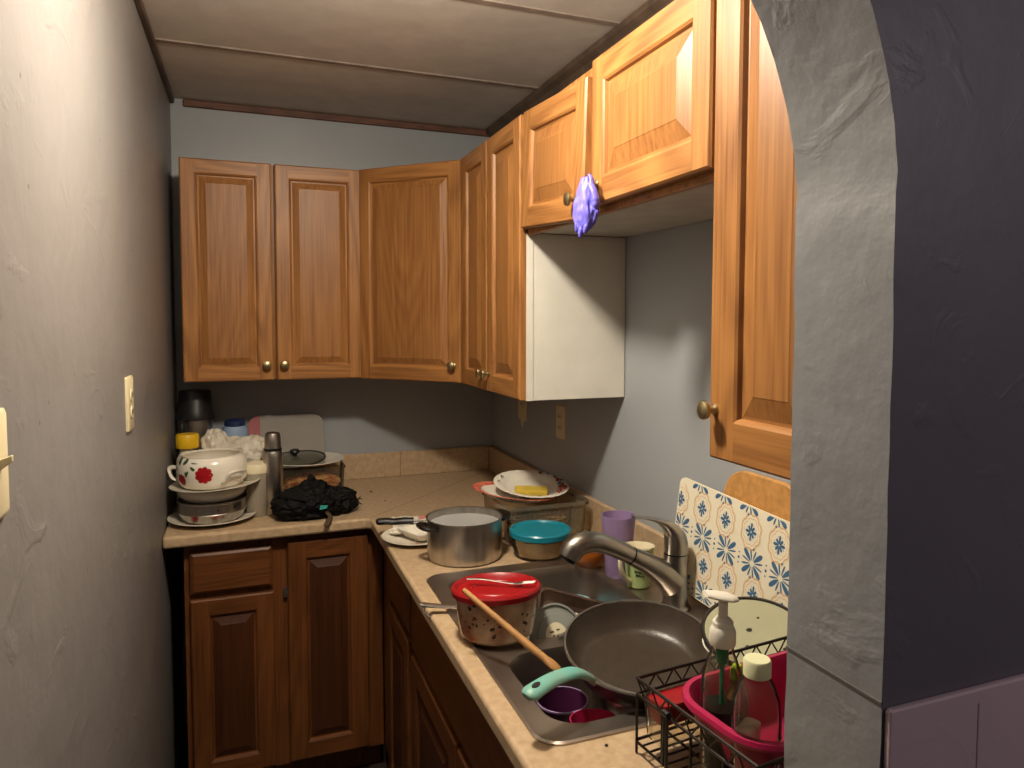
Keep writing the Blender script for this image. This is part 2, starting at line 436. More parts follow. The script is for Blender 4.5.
# diagonal corner
c = thing('corner_cabinet', 'oak corner wall cabinet with a single diagonal raised panel door', 'cabinet', (-.2, -.2, ZB))
loop = [(-.002, -.002), (-.609, -.002), (-.609, -.305), (-.305, -.622), (-.002, -.622)]
bm_ = MB().rings([[(x, y, z) for x, y in loop] for z in (ZB, ZT)])
body(c, bm_, OAKS)
ang = math.atan2(-.317, .304)
add_door(c, (-.606, -.309, ZB-.004), ang, .430, ZT-ZB+.004, (.402, .06), st=.046, slope=.020)
ZB2 = 1.822
# right wall, two narrow doors, white end panel
c = thing('wall_cabinet', 'oak wall cabinet with two narrow doors and a white end panel on the right wall', 'cabinet', (-.15, -.92, ZB))
bm_ = MB().box(-.302, -.002, -1.205, -.626, ZB, ZT)
body(c, bm_, OAKS, bevel=.001)
body(c, MB().box(-.303, -.002, -1.219, -1.2055, ZB-.006, ZB2-.0145), M_white, 'end_panel', bevel=.001, props={'label': 'off-white end panel'})
body(c, MB().box(-.3045, -.285, -1.2215, -1.219, ZB-.006, ZB2-.0145), M_white, 'edge_strip', props={'label': 'cream edge strip'})
RZ = R(-90)     # fronts that face the left wall: local x runs towards the camera
add_door(c, (-.3035, -.645, ZB-.004), RZ, .279, ZT-ZB+.004, (.256, .055), st=.05, slope=.028)
add_door(c, (-.3035, -.930, ZB-.004), RZ, .287, ZT-ZB+.004, (.022, .055), st=.05, slope=.028)
# short cabinet over the sink
ZB2 = 1.822
c = thing('wall_cabinet', 'short oak wall cabinet over the sink, its far door sagging on its hinge', 'cabinet', (-.15, -1.65, ZB2))
bm_ = MB().box(-.302, -.002, -2.078, -1.222, ZB2-.010, ZT)
body(c, bm_, OAKS, bevel=.001)
body(c, MB().box(-.3015, -.287, -2.076, -1.224, ZB2-.021, ZB2-.0095), OH, 'bottom_rail')
body(c, MB().box(-.286, -.003, -2.074, -1.224, ZB2-.0135, ZB2-.0095), M_under, 'bottom_panel', props={'label': 'white painted underside'})
sag = add_door(c, (-.3035, -1.226, ZB2-.004), RZ, .382, ZT-ZB2+.004, (.350, .045), tilt=R(3.6), name='door', st=.05, slope=.03)
sag['label'] = 'sagging door'
add_door(c, (-.3035, -1.652, ZB2-.006), RZ, .428, ZT-ZB2+.006, (.030, .042), st=.052, slope=.034)
# tall cabinet by the arch
c = thing('wall_cabinet', 'tall oak wall cabinet with one long door beside the arch', 'cabinet', (-.15, -2.2, ZB))
bm_ = MB().box(-.302, -.002, -2.38, -2.092, ZB, ZT+.06)
body(c, bm_, OAKS, bevel=.001)
add_door(c, (-.3035, -2.089, ZB-.004), RZ, .288, ZT-ZB+.064, (.016, .078), st=.062, slope=.03)

# base cabinets
ZK = .875
c = thing('base_cabinet', 'dark oak base cabinet with drawer and two doors under the back counter', 'cabinet', (-.92, -.3, 0))
bm_ = MB().box(-1.203, -.588, -.585, -.002, .10, ZK-.004)
bm_.box(-1.203, -.588, -.52, -.002, 0, .0995)
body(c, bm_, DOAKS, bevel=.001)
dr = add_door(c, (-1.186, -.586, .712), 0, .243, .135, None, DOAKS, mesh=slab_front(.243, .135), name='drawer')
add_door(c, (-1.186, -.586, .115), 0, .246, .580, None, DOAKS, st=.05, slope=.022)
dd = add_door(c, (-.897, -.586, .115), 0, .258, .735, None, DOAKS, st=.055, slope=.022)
hb = MB().box(0, .012, -.004, 0, 0, .034); hb.box(.004, .03, -.003, 0, .01, .024)
hb.build('hinge', M_steel, dd, (-.014, -.012, .555))
# right run: narrow drawer base, then sink base
c = thing('base_cabinet', 'narrow dark oak base cabinet with one drawer, between the corner and the sink base', 'cabinet', (-.3, -.85, 0))
bm_ = MB().box(-.585, -.002, -1.098, -.588, .10, ZK-.004); bm_.box(-.52, -.002, -1.098, -.588, 0, .0995)
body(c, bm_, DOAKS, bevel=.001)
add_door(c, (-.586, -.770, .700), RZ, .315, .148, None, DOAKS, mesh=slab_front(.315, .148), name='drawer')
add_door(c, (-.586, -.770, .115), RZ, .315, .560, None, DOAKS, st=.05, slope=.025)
c = thing('base_cabinet', 'dark oak sink base cabinet with a long false drawer front, below the steel sink', 'cabinet', (-.3, -1.6, 0))
bm_ = MB()
for (y0, y1) in ((-1.118, -1.1005), (-2.378, -2.36)): bm_.box(-.585, -.002, y0, y1, .10, ZK-.004)
bm_.box(-.585, -.57, -2.36, -1.118, .10, ZK-.004); bm_.box(-.585, -.002, -2.36, -1.118, .10, .118); bm_.box(-.52, -.002, -2.378, -1.1005, 0, .0995)
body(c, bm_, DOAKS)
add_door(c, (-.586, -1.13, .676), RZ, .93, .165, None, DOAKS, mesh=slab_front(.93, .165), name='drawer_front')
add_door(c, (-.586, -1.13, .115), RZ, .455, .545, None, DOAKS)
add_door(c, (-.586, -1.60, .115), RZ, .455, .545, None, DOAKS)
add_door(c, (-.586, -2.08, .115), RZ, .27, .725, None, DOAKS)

# ------------------------------------------------------------------ countertop
ZCT = .914
ct = thing('countertop', 'beige laminate L-shaped countertop with a mitred seam', 'countertop', (-.6, -.6, .876))
SX0, SX1, SY0, SY1 = -.598, -.04, -2.062, -1.25
hole = rrect((SX0+SX1)/2, (SY0+SY1)/2, SX1-SX0-.05, SY1-SY0-.05, .04, 0)
outer = [(XL+.002, -.002), (-.002, -.002), (-.002, -2.382), (-.635, -2.382), (-.635, -.650), (-.650, -.635), (XL+.002, -.635)]
cm = MB()
holed(cm, outer, [hole], ZCT); holed(cm, outer, [hole], .876)
for Lp in (outer, hole):
    n = len(Lp)
    for i in range(n):
        a, b2 = Lp[i], Lp[(i+1) % n]
        cm.quad((a[0], a[1], .876), (b2[0], b2[1], .876), (b2[0], b2[1], ZCT), (a[0], a[1], ZCT))
o = body(ct, cm, M_lam, 'worktop'); weld(o)
md = o.modifiers.new('b', 'BEVEL'); md.width = .009; md.segments = 3; md.limit_method = 'ANGLE'; md.angle_limit = R(60)
body(ct, MB().box(XL+.002, -.021, -.020, -.002, ZCT, 1.018), M_lam, 'backsplash', bevel=.003)
bs = MB().box(-.020, -.002, -2.38, -.002, ZCT, 1.018)
body(ct, bs, M_lam, 'backsplash', bevel=.003)
sm = MB(); a, b2 = Vector((-.640, -.640, 0)), Vector((-.03, -.03, 0)); nrm = Vector((.0008, -.0008, 0))
sm.add([a-nrm+Vector((0, 0, ZCT+.0003)), a+nrm+Vector((0, 0, ZCT+.0003)), b2+nrm+Vector((0, 0, ZCT+.0003)), b2-nrm+Vector((0, 0, ZCT+.0003))], [(0, 1, 2, 3)])
sm.box(-.4145, -.4125, -.0206, -.0195, ZCT, 1.018)
body(ct, sm, M_seam, 'seam', props={'label': 'dark joint line'})
# crumbs on the counter
for (x, y, s) in ((-.575, -.265, .0045), (-.549, -.424, .003), (-.50, -2.085, .003), (-.45, -2.11, .002)):
    o = blob(MB(), (0, 0, s*.5), (s, s*.8, s*.55), 3, .3, sub=2).build('crumb', M_darkrim, None, (x, y, ZCT))
    tag(o, {-.575: 'dark crumb on the bare counter nearest the back corner', -.549: 'dark crumb on the counter behind the plate stack', -.50: 'dark crumb at the front rim of the sink', -.45: 'tiny crumb between sink and wire rack'}[x], 'crumb')

# ------------------------------------------------------------------ sink
sk = thing('sink', 'double bowl stainless steel drop-in sink full of dirty dishes', 'sink', (-.32, -1.65, ZCT))
ox, oy = sk.location[0], sk.location[1]
F = (-.355, -1.502, .405, .40); Nn = (-.355, -1.884, .405, .27)     # far and near bowls: cx, cy, w, h
so = rrect((SX0+SX1)/2-ox, (SY0+SY1)/2-oy, SX1-SX0, SY1-SY0, .045, 0)
so1 = rrect((SX0+SX1)/2-ox, (SY0+SY1)/2-oy, SX1-SX0-.008, SY1-SY0-.008, .042, 0)
so2 = rrect((SX0+SX1)/2-ox, (SY0+SY1)/2-oy, SX1-SX0-.026, SY1-SY0-.026, .035, 0)
hl = [rrect(cx-ox, cy-oy, w, h, .06, 0) for cx, cy, w, h in (F, Nn)]
rm = MB()
up = lambda L, z: [(p[0], p[1], z) for p in L]
rm.rings([up(so, .0005), up(so, .003), up(so1, .0055), up(so2, .0035)], False, False)
holed(rm, so2, hl, .0035)
o = rm.build('rim', M_sink, sk); weld(o)
for nm, (cx, cy, w, h), dpt in (('far', F, .17), ('near', Nn, .17)):
    b = MB(); X, Y = cx-ox, cy-oy
    Ls = [rrect(X, Y, w, h, .06, .0035), rrect(X, Y, w-.006, h-.006, .057, -.002), rrect(X, Y, w-.012, h-.012, .055, -.02),
          rrect(X, Y, w-.03, h-.03, .055, -dpt+.03), rrect(X, Y, w-.05, h-.05, .05, -dpt+.008), rrect(X, Y, w-.09, h-.09, .04, -dpt), rrect(X, Y, .08, .08, .038, -dpt-.003)]
    b.rings(Ls, False, True)
    o = b.build('basin', M_sink, sk, smooth=60)
    MB().lathe([(.042, 0), (.042, .002), (.036, .003), (.030, .001), (0, .0005)], 28).build('drain', M_steel, o, (X, Y, -dpt-.002))

# ------------------------------------------------------------------ faucet (single lever, pull-out spout towards the bowls)
fc = thing('faucet', 'brushed steel single lever kitchen faucet with an angled pull-out spout', 'faucet', (-.106, -1.66, .9175))
MB().lathe([(.036, 0), (.036, .004), (.032, .008), (.029, .012), (.0275, .05), (.0270, .10), (.0272, .125)], 32).build('body', M_chrome, fc)
MB().lathe([(.0268, .1255), (.0268, .1275)], 32).build('joint_ring', M_blackp, fc)
cap = MB()
cp = spline([(0, 0, .128), (.0, 0, .150), (-.006, 0, .170), (-.022, 0, .190), (-.048, 0, .206), (-.080, 0, .216), (-.112, 0, .221)], 6)
cap.tube(cp, lerp_list([.0272, .0275, .0255, .0205, .0135, .0105, .009], len(cp)), 20, flat=lerp_list([1, 1, .95, .7, .45, .34, .3], len(cp)), up=(-1, 0, 0))
cap.build('lever', M_chrome, fc)
sp = MB()
pp = spline([(-.006, 0, .060), (-.035, 0, .085), (-.075, 0, .112), (-.115, 0, .134)], 6)
sp.tube(pp, lerp_list([.036, .030, .023, .0195], len(pp)), 20, up=(0, 0, 1)); sp.build('spout', M_chrome, fc)
hd = MB()
pp = spline([(-.116, 0, .1345), (-.160, 0, .158), (-.200, 0, .174), (-.232, 0, .176), (-.256, 0, .166), (-.268, 0, .148)], 6)
hd.tube(pp, lerp_list([.0195, .021, .0225, .024, .0255, .0235], len(pp)), 20, up=(0, 0, 1)); h = hd.build('spray_head', M_chrome, fc)
MB().tube([(-.2685, 0, .1475), (-.2725, 0, .1415)], [.019, .018], 16).build('nozzle', M_blackp, h)
MB().tube([(-.1145, 0, .1337), (-.1175, 0, .1353)], .0204, 20).build('seal', M_blackp, h)

# ------------------------------------------------------------------ switch and outlet plates
def plate(label, cat, loc, rz, w, h, toggle=0, sockets=0, name='outlet_plate', broken=False):
    t = thing(name, label, cat, loc, (0, 0, rz))
    b = MB()
    if broken:
        L = [(-w/2, h/2), (w/2, h/2), (w/2, -h*.28), (w*.2, -h*.34), (w*.02, -h/2), (-w*.2, -h*.30), (-w/2, -h*.25)]
        b.rings([[(x, y, z) for x, z in L] for y in (0, -.005)])
        b.build('cover', M_ivory, t, bevel=.001)
    else:
        b.rings([[(x, 0, z) for x, z, _ in rrect(0, 0, w, h, .005, 0, 3)], [(x, -.004, z) for x, z, _ in rrect(0, 0, w, h, .005, 0, 3)], [(x, -.0065, z) for x, z, _ in rrect(0, 0, w-.008, h-.008, .004, 0, 3)]])
        b.build('cover', M_ivory, t)
    for k in range(sockets):
        z = (.019 if k == 0 else -.019)
        s = MB(); s.rings([[(x, -.0066, z+q) for x, q, _ in rrect(0, 0, .033, .028, .012, 0, 4)], [(x, -.0085, z+q) for x, q, _ in rrect(0, 0, .031, .026, .012, 0, 4)]])
        so_ = s.build('socket', M_ivory, t)
        MB().box(-.009, -.006, -.0093, -.008, z-.004, z+.006).box(.006, .009, -.0093, -.008, z-.004, z+.006).build('slot', M_blackp, so_)
    if toggle:
        MB().box(-.006, .006, -.0075, -.006, -.013, .013).build('toggle_slot', M_ivory, t)
        MB().rings([[(-.0045, -.006, -.006), (.0045, -.006, -.006), (.0045, -.006, .006), (-.0045, -.006, .006)], [(-.0035, -.019, .004), (.0035, -.019, .004), (.0035, -.019, .011), (-.0035, -.019, .011)]]).build('toggle', M_ivory, t, bevel=.001)
    return t
plate('ivory light switch at the edge of the photo on the left wall', 'light switch', (XL, -2.158, 1.42), R(90), .072, .116, 1, 0, 'light_switch')
plate('ivory double outlet plate on the left wall', 'outlet', (XL, -1.215, 1.384), R(90), .078, .122, 0, 2)
plate('ivory outlet plate on the right wall below the white end panel', 'outlet', (0, -.767, 1.222), R(-90), .072, .115, 0, 2)
plate('broken ivory outlet plate with a pointed lower edge, on the right wall nearer the corner', 'outlet', (0, -.39, 1.225), R(-90), .085, .150, 0, 1, broken=True)

# ------------------------------------------------------------------ items on the back counter
def item(name, label, cat, loc, mb, mat, rot=(0, 0, 0), group=None, **kw):
    o = mb.build(name, mat, None, loc, rot, **kw); return tag(o, label, cat, group)
def disc_plate(r, h=.018, n=48, t=.0035):
    return MB().lathe([(0, 0), (r*.55, 0), (r*.62, .001), (r*.80, h*.55), (r, h), (r+.0005, h+.001), (r, h+.003), (r*.79, h*.55+t), (r*.6, .001+t), (0, t)], n)
def flower(b, c, r, th, zc, m_pet, m_leaf, rad, k=9):
    """print wrapped on a lathe of radius rad(z): discs of petals"""
    pass
def wrap_poly(b, pts, radf, th0, z0, off, m):
    vs = [((radf(z0+q)+off)*math.cos(th0+p/radf(z0+q)), (radf(z0+q)+off)*math.sin(th0+p/radf(z0+q)), z0+q) for p, q in pts]
    b.add(vs, [list(range(len(vs)))], m)
def petal_pts(cx, cz, l, w, a, n=10):
    P = []
    for i in range(n):
        t = 2*PI*i/n; x = l*.5*(1+math.cos(t)); y = w*.5*math.sin(t)*(.45+.55*(x/l))*1.3
        P.append((cx+x*math.cos(a)-y*math.sin(a), cz+x*math.sin(a)+y*math.cos(a)))
    return P

PX, PY = -1.122, -.475
b = disc_plate(.134, .017)
for th, s in ((-2.15, .028), (-1.45, .020), (-1.2, .013)):
    for k in range(6):
        a = 2*PI*k/6; rr = .112
        cx, cy = rr*math.cos(th), rr*math.sin(th)
        pts = petal_pts(0, 0, s*.6, s*.4, a)
        b.add([(cx+p, cy+q, .0165+.0035+(math.hypot(cx+p, cy+q)-rr)*.3) for p, q in pts], [list(range(len(pts)))], 1)
item('plate', 'white dinner plate with red flowers at the bottom of the pot stack', 'plate', (PX, PY, ZCT), b, [M_plate, M_red])
# steel pan between plate and white dish
b = MB().lathe([(0, 0), (.080, 0), (.094, .012), (.103, .030), (.105, .0345), (.1035, .0365), (.1035, .066), (.107, .069), (.107, .072), (.103, .072), (.101, .06), (.100, .036), (.09, .013), (.078, .003), (0, .003)], 56)
sp_ = item('steel_pan', 'shiny steel pan in the pot stack on the red flower plate', 'pan', (PX, PY, .9185), b, M_steel)
b = MB(); pts = [(-.03, -.006), (.02, -.005), (.032, .002), (.025, .008), (-.02, .006), (-.034, .001)]
wrap_poly(b, pts, lambda z: .1036, R(-62), .052, .0006, 0); b.build('smudge', M_blackp, sp_)
b = MB().lathe([(0, 0), (.082, 0), (.098, .012), (.105, .026), (.106, .038), (.103, .038), (.101, .027), (.094, .014), (0, .004)], 48)
item('serving_dish', 'plain white serving dish between the steel pan and the flowered pot', 'dish', (PX, PY, .9905), b, M_porc)
b = MB().lathe([(0, 0), (.09, 0), (.128, .007), (.139, .011), (.139, .0125), (.128, .0095), (.09, .003), (0, .003)], 56)
item('plate', 'thin white plate directly under the flowered pot', 'plate', (PX+.012, PY, 1.0285), b, M_plate, rot=(0, R(-2.0), 0))
# flowered stock pot
fp = thing('flowered_pot', 'white round pot with red flowers and two loop handles on top of the stack', 'pot', (PX+.001, PY, 1.034))
prof = [(0, 0), (.088, 0), (.096, .006), (.1035, .026), (.107, .050), (.1055, .075), (.097, .093), (.091, .098), (.0915, .102), (.0875, .102), (.087, .097), (.093, .090), (.1015, .073), (.103, .05), (.0995, .026), (.092, .008), (0, .004)]
b = MB().lathe(prof, 64)
def pr(z):
    for (r0, z0), (r1, z1) in zip(prof[1:8], prof[2:9]):
        if z0 <= z <= z1: return r0+(r1-r0)*(z-z0)/(z1-z0)
    return .1
for (th, z, s, col) in ((R(-101), .050, .050, 1), (R(-145), .032, .036, 1)):
    for ringk, (n, rr) in enumerate(((9, 1.0), (7, .62))):
        for k in range(n):
            a = 2*PI*k/n+ringk*.3
            wrap_poly(b, petal_pts(0, 0, s*.55*rr, s*.34*rr, a), pr, th, z, .0008+.0004*ringk, 1)
for (th, z, l, w, a) in ((-150, .078, .026, .018, 2.2), (-142, .080, .022, .016, .9), (-158, .068, .02, .016, 3.6), (-125, .076, .02, .01, -.6), (-128, .062, .018, .010, -2.2), (-135, .060, .018, .008, -1.2), (-112, .086, .022, .004, 3.1), (-160, .05, .018, .014, 4.)):
    wrap_poly(b, petal_pts(0, 0, l, w, a), pr, R(th), z, .0009, 2)
b.build('body', [M_porc, M_red, M_green], fp)
for th in (-52, 165):
    a = R(th); ca, sa = math.cos(a), math.sin(a)
    pts = []
    for (t, rr, zz) in ((-.034, .100, .018), (-.033, .114, .026), (-.028, .124, .046), (0, .130, .052), (.028, .124, .046), (.033, .114, .026), (.034, .100, .018)):
        pts.append((ca*rr-sa*t, sa*rr+ca*t, zz+.004))
    q = spline(pts, 5); MB().tube(q, .0075, 10, flat=.6).build('handle', M_porc, fp)
# yellow capped bottle
yb = thing('bottle', 'white bottle with a yellow screw cap behind the flowered pot', 'bottle', (-1.203, -.33, ZCT))
MB().lathe([(0, 0), (.034, 0), (.037, .006), (.037, .16), (.034, .185), (.025, .205), (.024, .222), (0, .222)], 32).build('body', M_paper, yb)
yc = MB()
yc.lathe([(.036, .222), (.037, .226), (.037, .262), (.034, .268), (0, .269)], 40); yc.build('cap', M_yellow, yb)
# insulated jug
jg = thing('insulated_jug', 'steel insulated jug with tall charcoal lid in the left back corner', 'jug', (-1.188, -.14, ZCT))
MB().lathe([(0, 0), (.055, 0), (.057, .005), (.057, .30), (0, .30)], 40).build('body', M_steel, jg)
MB().lathe([(.064, .295), (.064, .315), (.058, .33), (.054, .392), (.051, .40), (0, .401)], 40).build('lid', M_jug, jg)
MB().tube(spline([(-.035, -.045, .30), (-.038, -.075, .28), (-.038, -.078, .20), (-.036, -.052, .16)], 6), .009, 10).build('handle', M_jug, jg)
# blue container
bc = thing('storage_bottle', 'pale blue container with dark blue lid beside the jug at the back wall', 'container', (-1.055, -.13, ZCT))
MB().lathe([(0, 0), (.044, 0), (.047, .004), (.047, .245), (.042, .262), (0, .262)], 32).build('body', M_ltblue, bc)
b = MB().lathe([(.034, .262), (.037, .265), (.036, .282), (.026, .287), (0, .288)], 20); b.build('lid', M_dkblue, bc)
# white plastic bag
b = MB(); blob(b, (.0, 0, .12), (.118, .080, .115), 4, .20, 1.1, 6, flat_z=0)
blob(b, (-.055, -.01, .185), (.055, .05, .085), 9, .22, 1.2, 6)
blob(b, (.05, -.015, .185), (.085, .055, .060), 12, .22, 1.2, 6)
item('plastic_bag', 'crumpled white plastic bag behind the flowered pot', 'bag', (-1.058, -.30, ZCT+.001), b, M_bag, smooth=60)
# chopping board leaning at back wall
cbx = thing('chopping_board', 'grey board with a rose coloured end leaning against the back wall', 'chopping board', (-.868, -.075, 1.0))
L = rrect(0, .14, .285, .29, .045, 0, 8)
b = MB().rings([[(x, y, z) for x, z, _ in L] for y in (0, -.012)]); bo = b.build('board', M_grey, cbx, (0, .0, -.085), (R(-9), 0, 0), bevel=.002)
L2 = [(x, z) for x, z, _ in L if x < -.085]
L2 = sorted([p for p in L2], key=lambda p: math.atan2(p[1]-.14, p[0]+.11))
b = MB().rings([[(x*1.002, y, z) for x, z in L2] for y in (-.0122, -.0135)]); b.build('print', M_rose, bo, props={'label': 'rose coloured end'})
# shaker with white lid
sh = thing('shaker_bottle', 'cloudy plastic shaker with a cream lid behind the steel flask', 'bottle', (-.985, -.455, ZCT))
MB().lathe([(0, 0), (.037, 0), (.039, .003), (.042, .15), (.040, .15), (.037, .005), (0, .004)], 36).build('body', thin_glass('frosted_plastic', '#e8e2d6', .12, .2, .45, '#cdc3b0'), sh)
MB().lathe([(.0435, .146), (.0445, .150), (.0445, .168), (.041, .176), (.030, .178), (.012, .184), (0, .184)], 36).build('lid', M_cream, sh)
# slim steel flask
fl = thing('vacuum_flask', 'slim brushed steel vacuum flask with black ring standing at the counter edge', 'flask', (-.933, -.463, ZCT))
MB().lathe([(0, 0), (.030, 0), (.032, .003), (.032, .197), (.0305, .210), (.0285, .2165), (0, .2165)], 36).build('body', M_steel, fl)
MB().lathe([(.0292, .217), (.0292, .226), (0, .226)], 36).build('ring', M_blackp, fl)
MB().lathe([(.0278, .2262), (.0272, .245), (.0255, .266), (.0225, .276), (.015, .279), (0, .2795)], 36).build('cup_cap', M_steel, fl)
# clear food box, plate and lid on it
fb = thing('food_box', 'clear plastic box of orange-brown food behind the black bundle', 'food box', (-.79, -.20, ZCT))
def tub(w, h, d, r, t=.002, flare=.0, lip=.004, n=6):
    b = MB()
    b.rings([rrect(0, 0, w-flare-.01, h-flare-.01, r, 0, n), rrect(0, 0, w-flare, h-flare, r, .006, n), rrect(0, 0, w, h, r, d-.006, n), rrect(0, 0, w+lip*2, h+lip*2, r+lip, d-.004, n), rrect(0, 0, w+lip*2, h+lip*2, r+lip, d, n),
             rrect(0, 0, w-2*t, h-2*t, r-t, d, n), rrect(0, 0, w-flare-2*t, h-flare-2*t, r-t, .008, n), rrect(0, 0, w-flare-.02, h-flare-.02, r-t, .003, n)])
    return b
tub(.235, .16, .108, .02, flare=.012).build('box', M_clear, fb)
b = MB(); blob(b, (0, 0, .040), (.098, .064, .038), 5, .18, 4, 5, flat_z=.004); b.build('food', M_food, fb, props={'kind': 'stuff'})
item('plate', 'plain white plate lying on the clear food box at the back wall', 'plate', (-.80, -.165, 1.0225), disc_plate(.138, .016), M_plate)
gl = thing('pan_lid', 'glass pan lid with black knob and dark rim lying on the back plate', 'lid', (-.845, -.185, 1.043), (R(5), R(-4), 0))
MB().lathe([(0, .016), (.05, .0135), (.09, .007), (.108, .002), (.108, 0), (.09, .005), (.05, .0115), (0, .014)], 56).build('glass', M_lidglass, gl)
MB().lathe([(.107, -.001), (.112, -.001), (.113, .002), (.112, .005), (.107, .005)], 56, ring=True).build('rim', M_darkrim, gl)
MB().lathe([(0, .0162), (.010, .0162), (.009, .022), (.016, .027), (.019, .033), (.016, .039), (.005, .041), (0, .041)], 24).build('knob', M_blackp, gl)
# black bundle
bb = thing('black_bundle', 'crumpled black fabric bundle with teal tag at the counter corner', 'bundle', (-.808, -.545, ZCT))
b = MB(); blob(b, (-.025, 0, .045), (.105, .075, .055), 2, .26, 1.5, 6, flat_z=0)
blob(b, (.06, .02, .040), (.085, .06, .048), 6, .26, 1.5, 6, flat_z=0); blob(b, (.0, .03, .085), (.05, .04, .032), 8, .3, 1.6, 5)
blob(b, (-.005, .04, .108), (.014, .014, .022), 3, .5, 2.6, 4)
for k in range(14):
    a = random.uniform(-1.1, 1.3); x0 = .06+.082*math.cos(a)*.95; y0 = .02+.055*math.sin(a)
    b.tube(spline([(x0, y0, .035+random.uniform(-.02, .025)), (x0+.012, y0-.006+random.uniform(-.012, .012), .036+random.uniform(-.02, .02)), (x0+.022+random.uniform(-.01, .004), y0+random.uniform(-.015, .01), .03+random.uniform(-.02, .02))], 3), .0016, 5)
b.build('cloth', M_blackbag, bb, smooth=60)
MB().rings([[(-.012, .0, -.007), (.012, 0, -.004), (.016, 0, .006), (-.008, 0, .008)], [(-.012, -.004, -.007), (.012, -.004, -.004), (.016, -.004, .006), (-.008, -.004, .008)]]).build('tag', pmat('teal_tag', '#1f8f86', .5), bb, (.022, -.079, .046), (R(-15), 0, R(5)), bevel=.001)
MB().tube(spline([(.035, -.062, .028), (.045, -.085, .014), (.034, -.105, .004), (.026, -.118, -.004)], 5), .008, 8, flat=.35).build('strap', M_brownstrap, bb)
# scrap of tissue behind the bundle
b = MB(); blob(b, (0, 0, .016), (.028, .022, .018), 14, .4, 2.2, 4, flat_z=0)
item('tissue', 'crumpled white tissue behind the black bundle', 'tissue', (-.685, -.34, ZCT), b, M_paper)

# ------------------------------------------------------------------ right counter: plates, stock pot, tub, bowls
b = disc_plate(.106, .014)
for (th, s) in ((-1.85, .022), (-1.6, .014)):
    for k in range(6):
        a = 2*PI*k/6; rr = .088; cx, cy = rr*math.cos(th), rr*math.sin(th)
        pts = petal_pts(0, 0, s*.6, s*.4, a)
        b.add([(cx+p, cy+q, .0142+(math.hypot(cx+p, cy+q)-rr)*.25) for p, q in pts], [list(range(len(pts)))], 1)
item('plate', 'white plate with red print at the counter edge, left of the steel stock pot', 'plate', (-.540, -.925, ZCT), b, [M_plate, M_red])
# square bowl on it
b = MB(); w = .118
b.rings([rrect(0, 0, .07, .07, .012, 0), rrect(0, 0, .085, .085, .014, .004), rrect(0, 0, w, w, .016, .026), rrect(0, 0, w+.004, w+.004, .016, .028), rrect(0, 0, w-.006, w-.006, .014, .028), rrect(0, 0, .08, .08, .012, .007), rrect(0, 0, .06, .06, .012, .004)])
item('square_bowl', 'shallow square white bowl on the plate beside the stock pot', 'bowl', (-.522, -.925, .9185), b, M_porc, rot=(0, 0, R(24)))
# napkin with pink corner
b = MB(); nx = 14
def nz(i, j): return .004+.010*noise.noise(Vector((i*.35, j*.35, 2)))+.012*max(0, (j/nx-.4))
V = [[(-.075+.15*i/nx, -.05+.10*j/nx, nz(i, j)+.012) for j in range(nx+1)] for i in range(nx+1)]
for i in range(nx):
    for j in range(nx): b.quad(V[i][j], V[i+1][j], V[i+1][j+1], V[i][j+1], 1 if (i > 7 and j > 8) else 0)
item('napkin', 'folded white paper napkin with a pink patch behind the square bowl', 'napkin', (-.515, -.79, .913), b, [M_paper, M_pink], rot=(0, 0, R(-8)), solid=.0015)
b = MB(); blob(b, (0, 0, .009), (.026, .018, .010), 21, .4, 2, 4, flat_z=0)
item('tissue', 'white tissue scrap on the plate edge beneath the black knife handle', 'tissue', (-.592, -.888, .927), b, M_paper)
kn = thing('kitchen_knife', 'kitchen knife with black handle lying across the square bowl', 'knife', (-.60, -.855, .956), (0, R(1), R(-14)))
q = spline([(-.052, 0, -.001), (-.045, 0, 0), (-.02, 0, .001), (.0, 0, -.0005), (.03, 0, .0015), (.062, 0, .002)], 5)
MB().tube(q, lerp_list([.006, .0125, .0135, .0125, .0135, .0125], len(q)), 12, flat=.8).build('handle', M_blackp, kn)
MB().rings([[(.062, -.001, -.008), (.062, .001, -.008), (.062, .001, .008), (.062, -.001, .008)], [(.13, -.0009, -.010), (.13, .0009, -.010), (.13, .0009, .006), (.13, -.0009, .006)], [(.16, -.0004, -.004), (.16, .0004, -.004), (.16, .0004, 0), (.16, -.0004, 0)]]).build('blade', M_steel, kn, (0, 0, 0), (R(80), 0, 0))
# stock pot
st = thing('stock_pot', 'brushed steel stock pot full of cloudy water with black side handles', 'pot', (-.452, -1.128, ZCT))
MB().lathe([(0, 0), (.094, 0), (.101, .004), (.104, .014), (.104, .110), (.107, .112), (.107, .1145), (.1025, .1145), (.102, .108), (.101, .014), (0, .006)], 64).build('body', M_steel, st)
MB().lathe([(0, .095), (.1012, .095), (.1012, .0945), (0, .0945)], 48).build('water', M_water, st, props={'label': 'cloudy dishwater'})
for th in (192, 12):
    a = R(th); ca, sa = math.cos(a), math.sin(a)
    pts = [(ca*rr-sa*t, sa*rr+ca*t, .098+zz) for (t, rr, zz) in ((-.030, .103, 0), (-.026, .122, .004), (-.012, .131, .006), (.012, .131, .006), (.026, .122, .004), (.030, .103, 0))]
    qq = spline(pts, 5); MB().tube(qq, .0095, 10, flat=.8).build('handle', M_blackp, st)
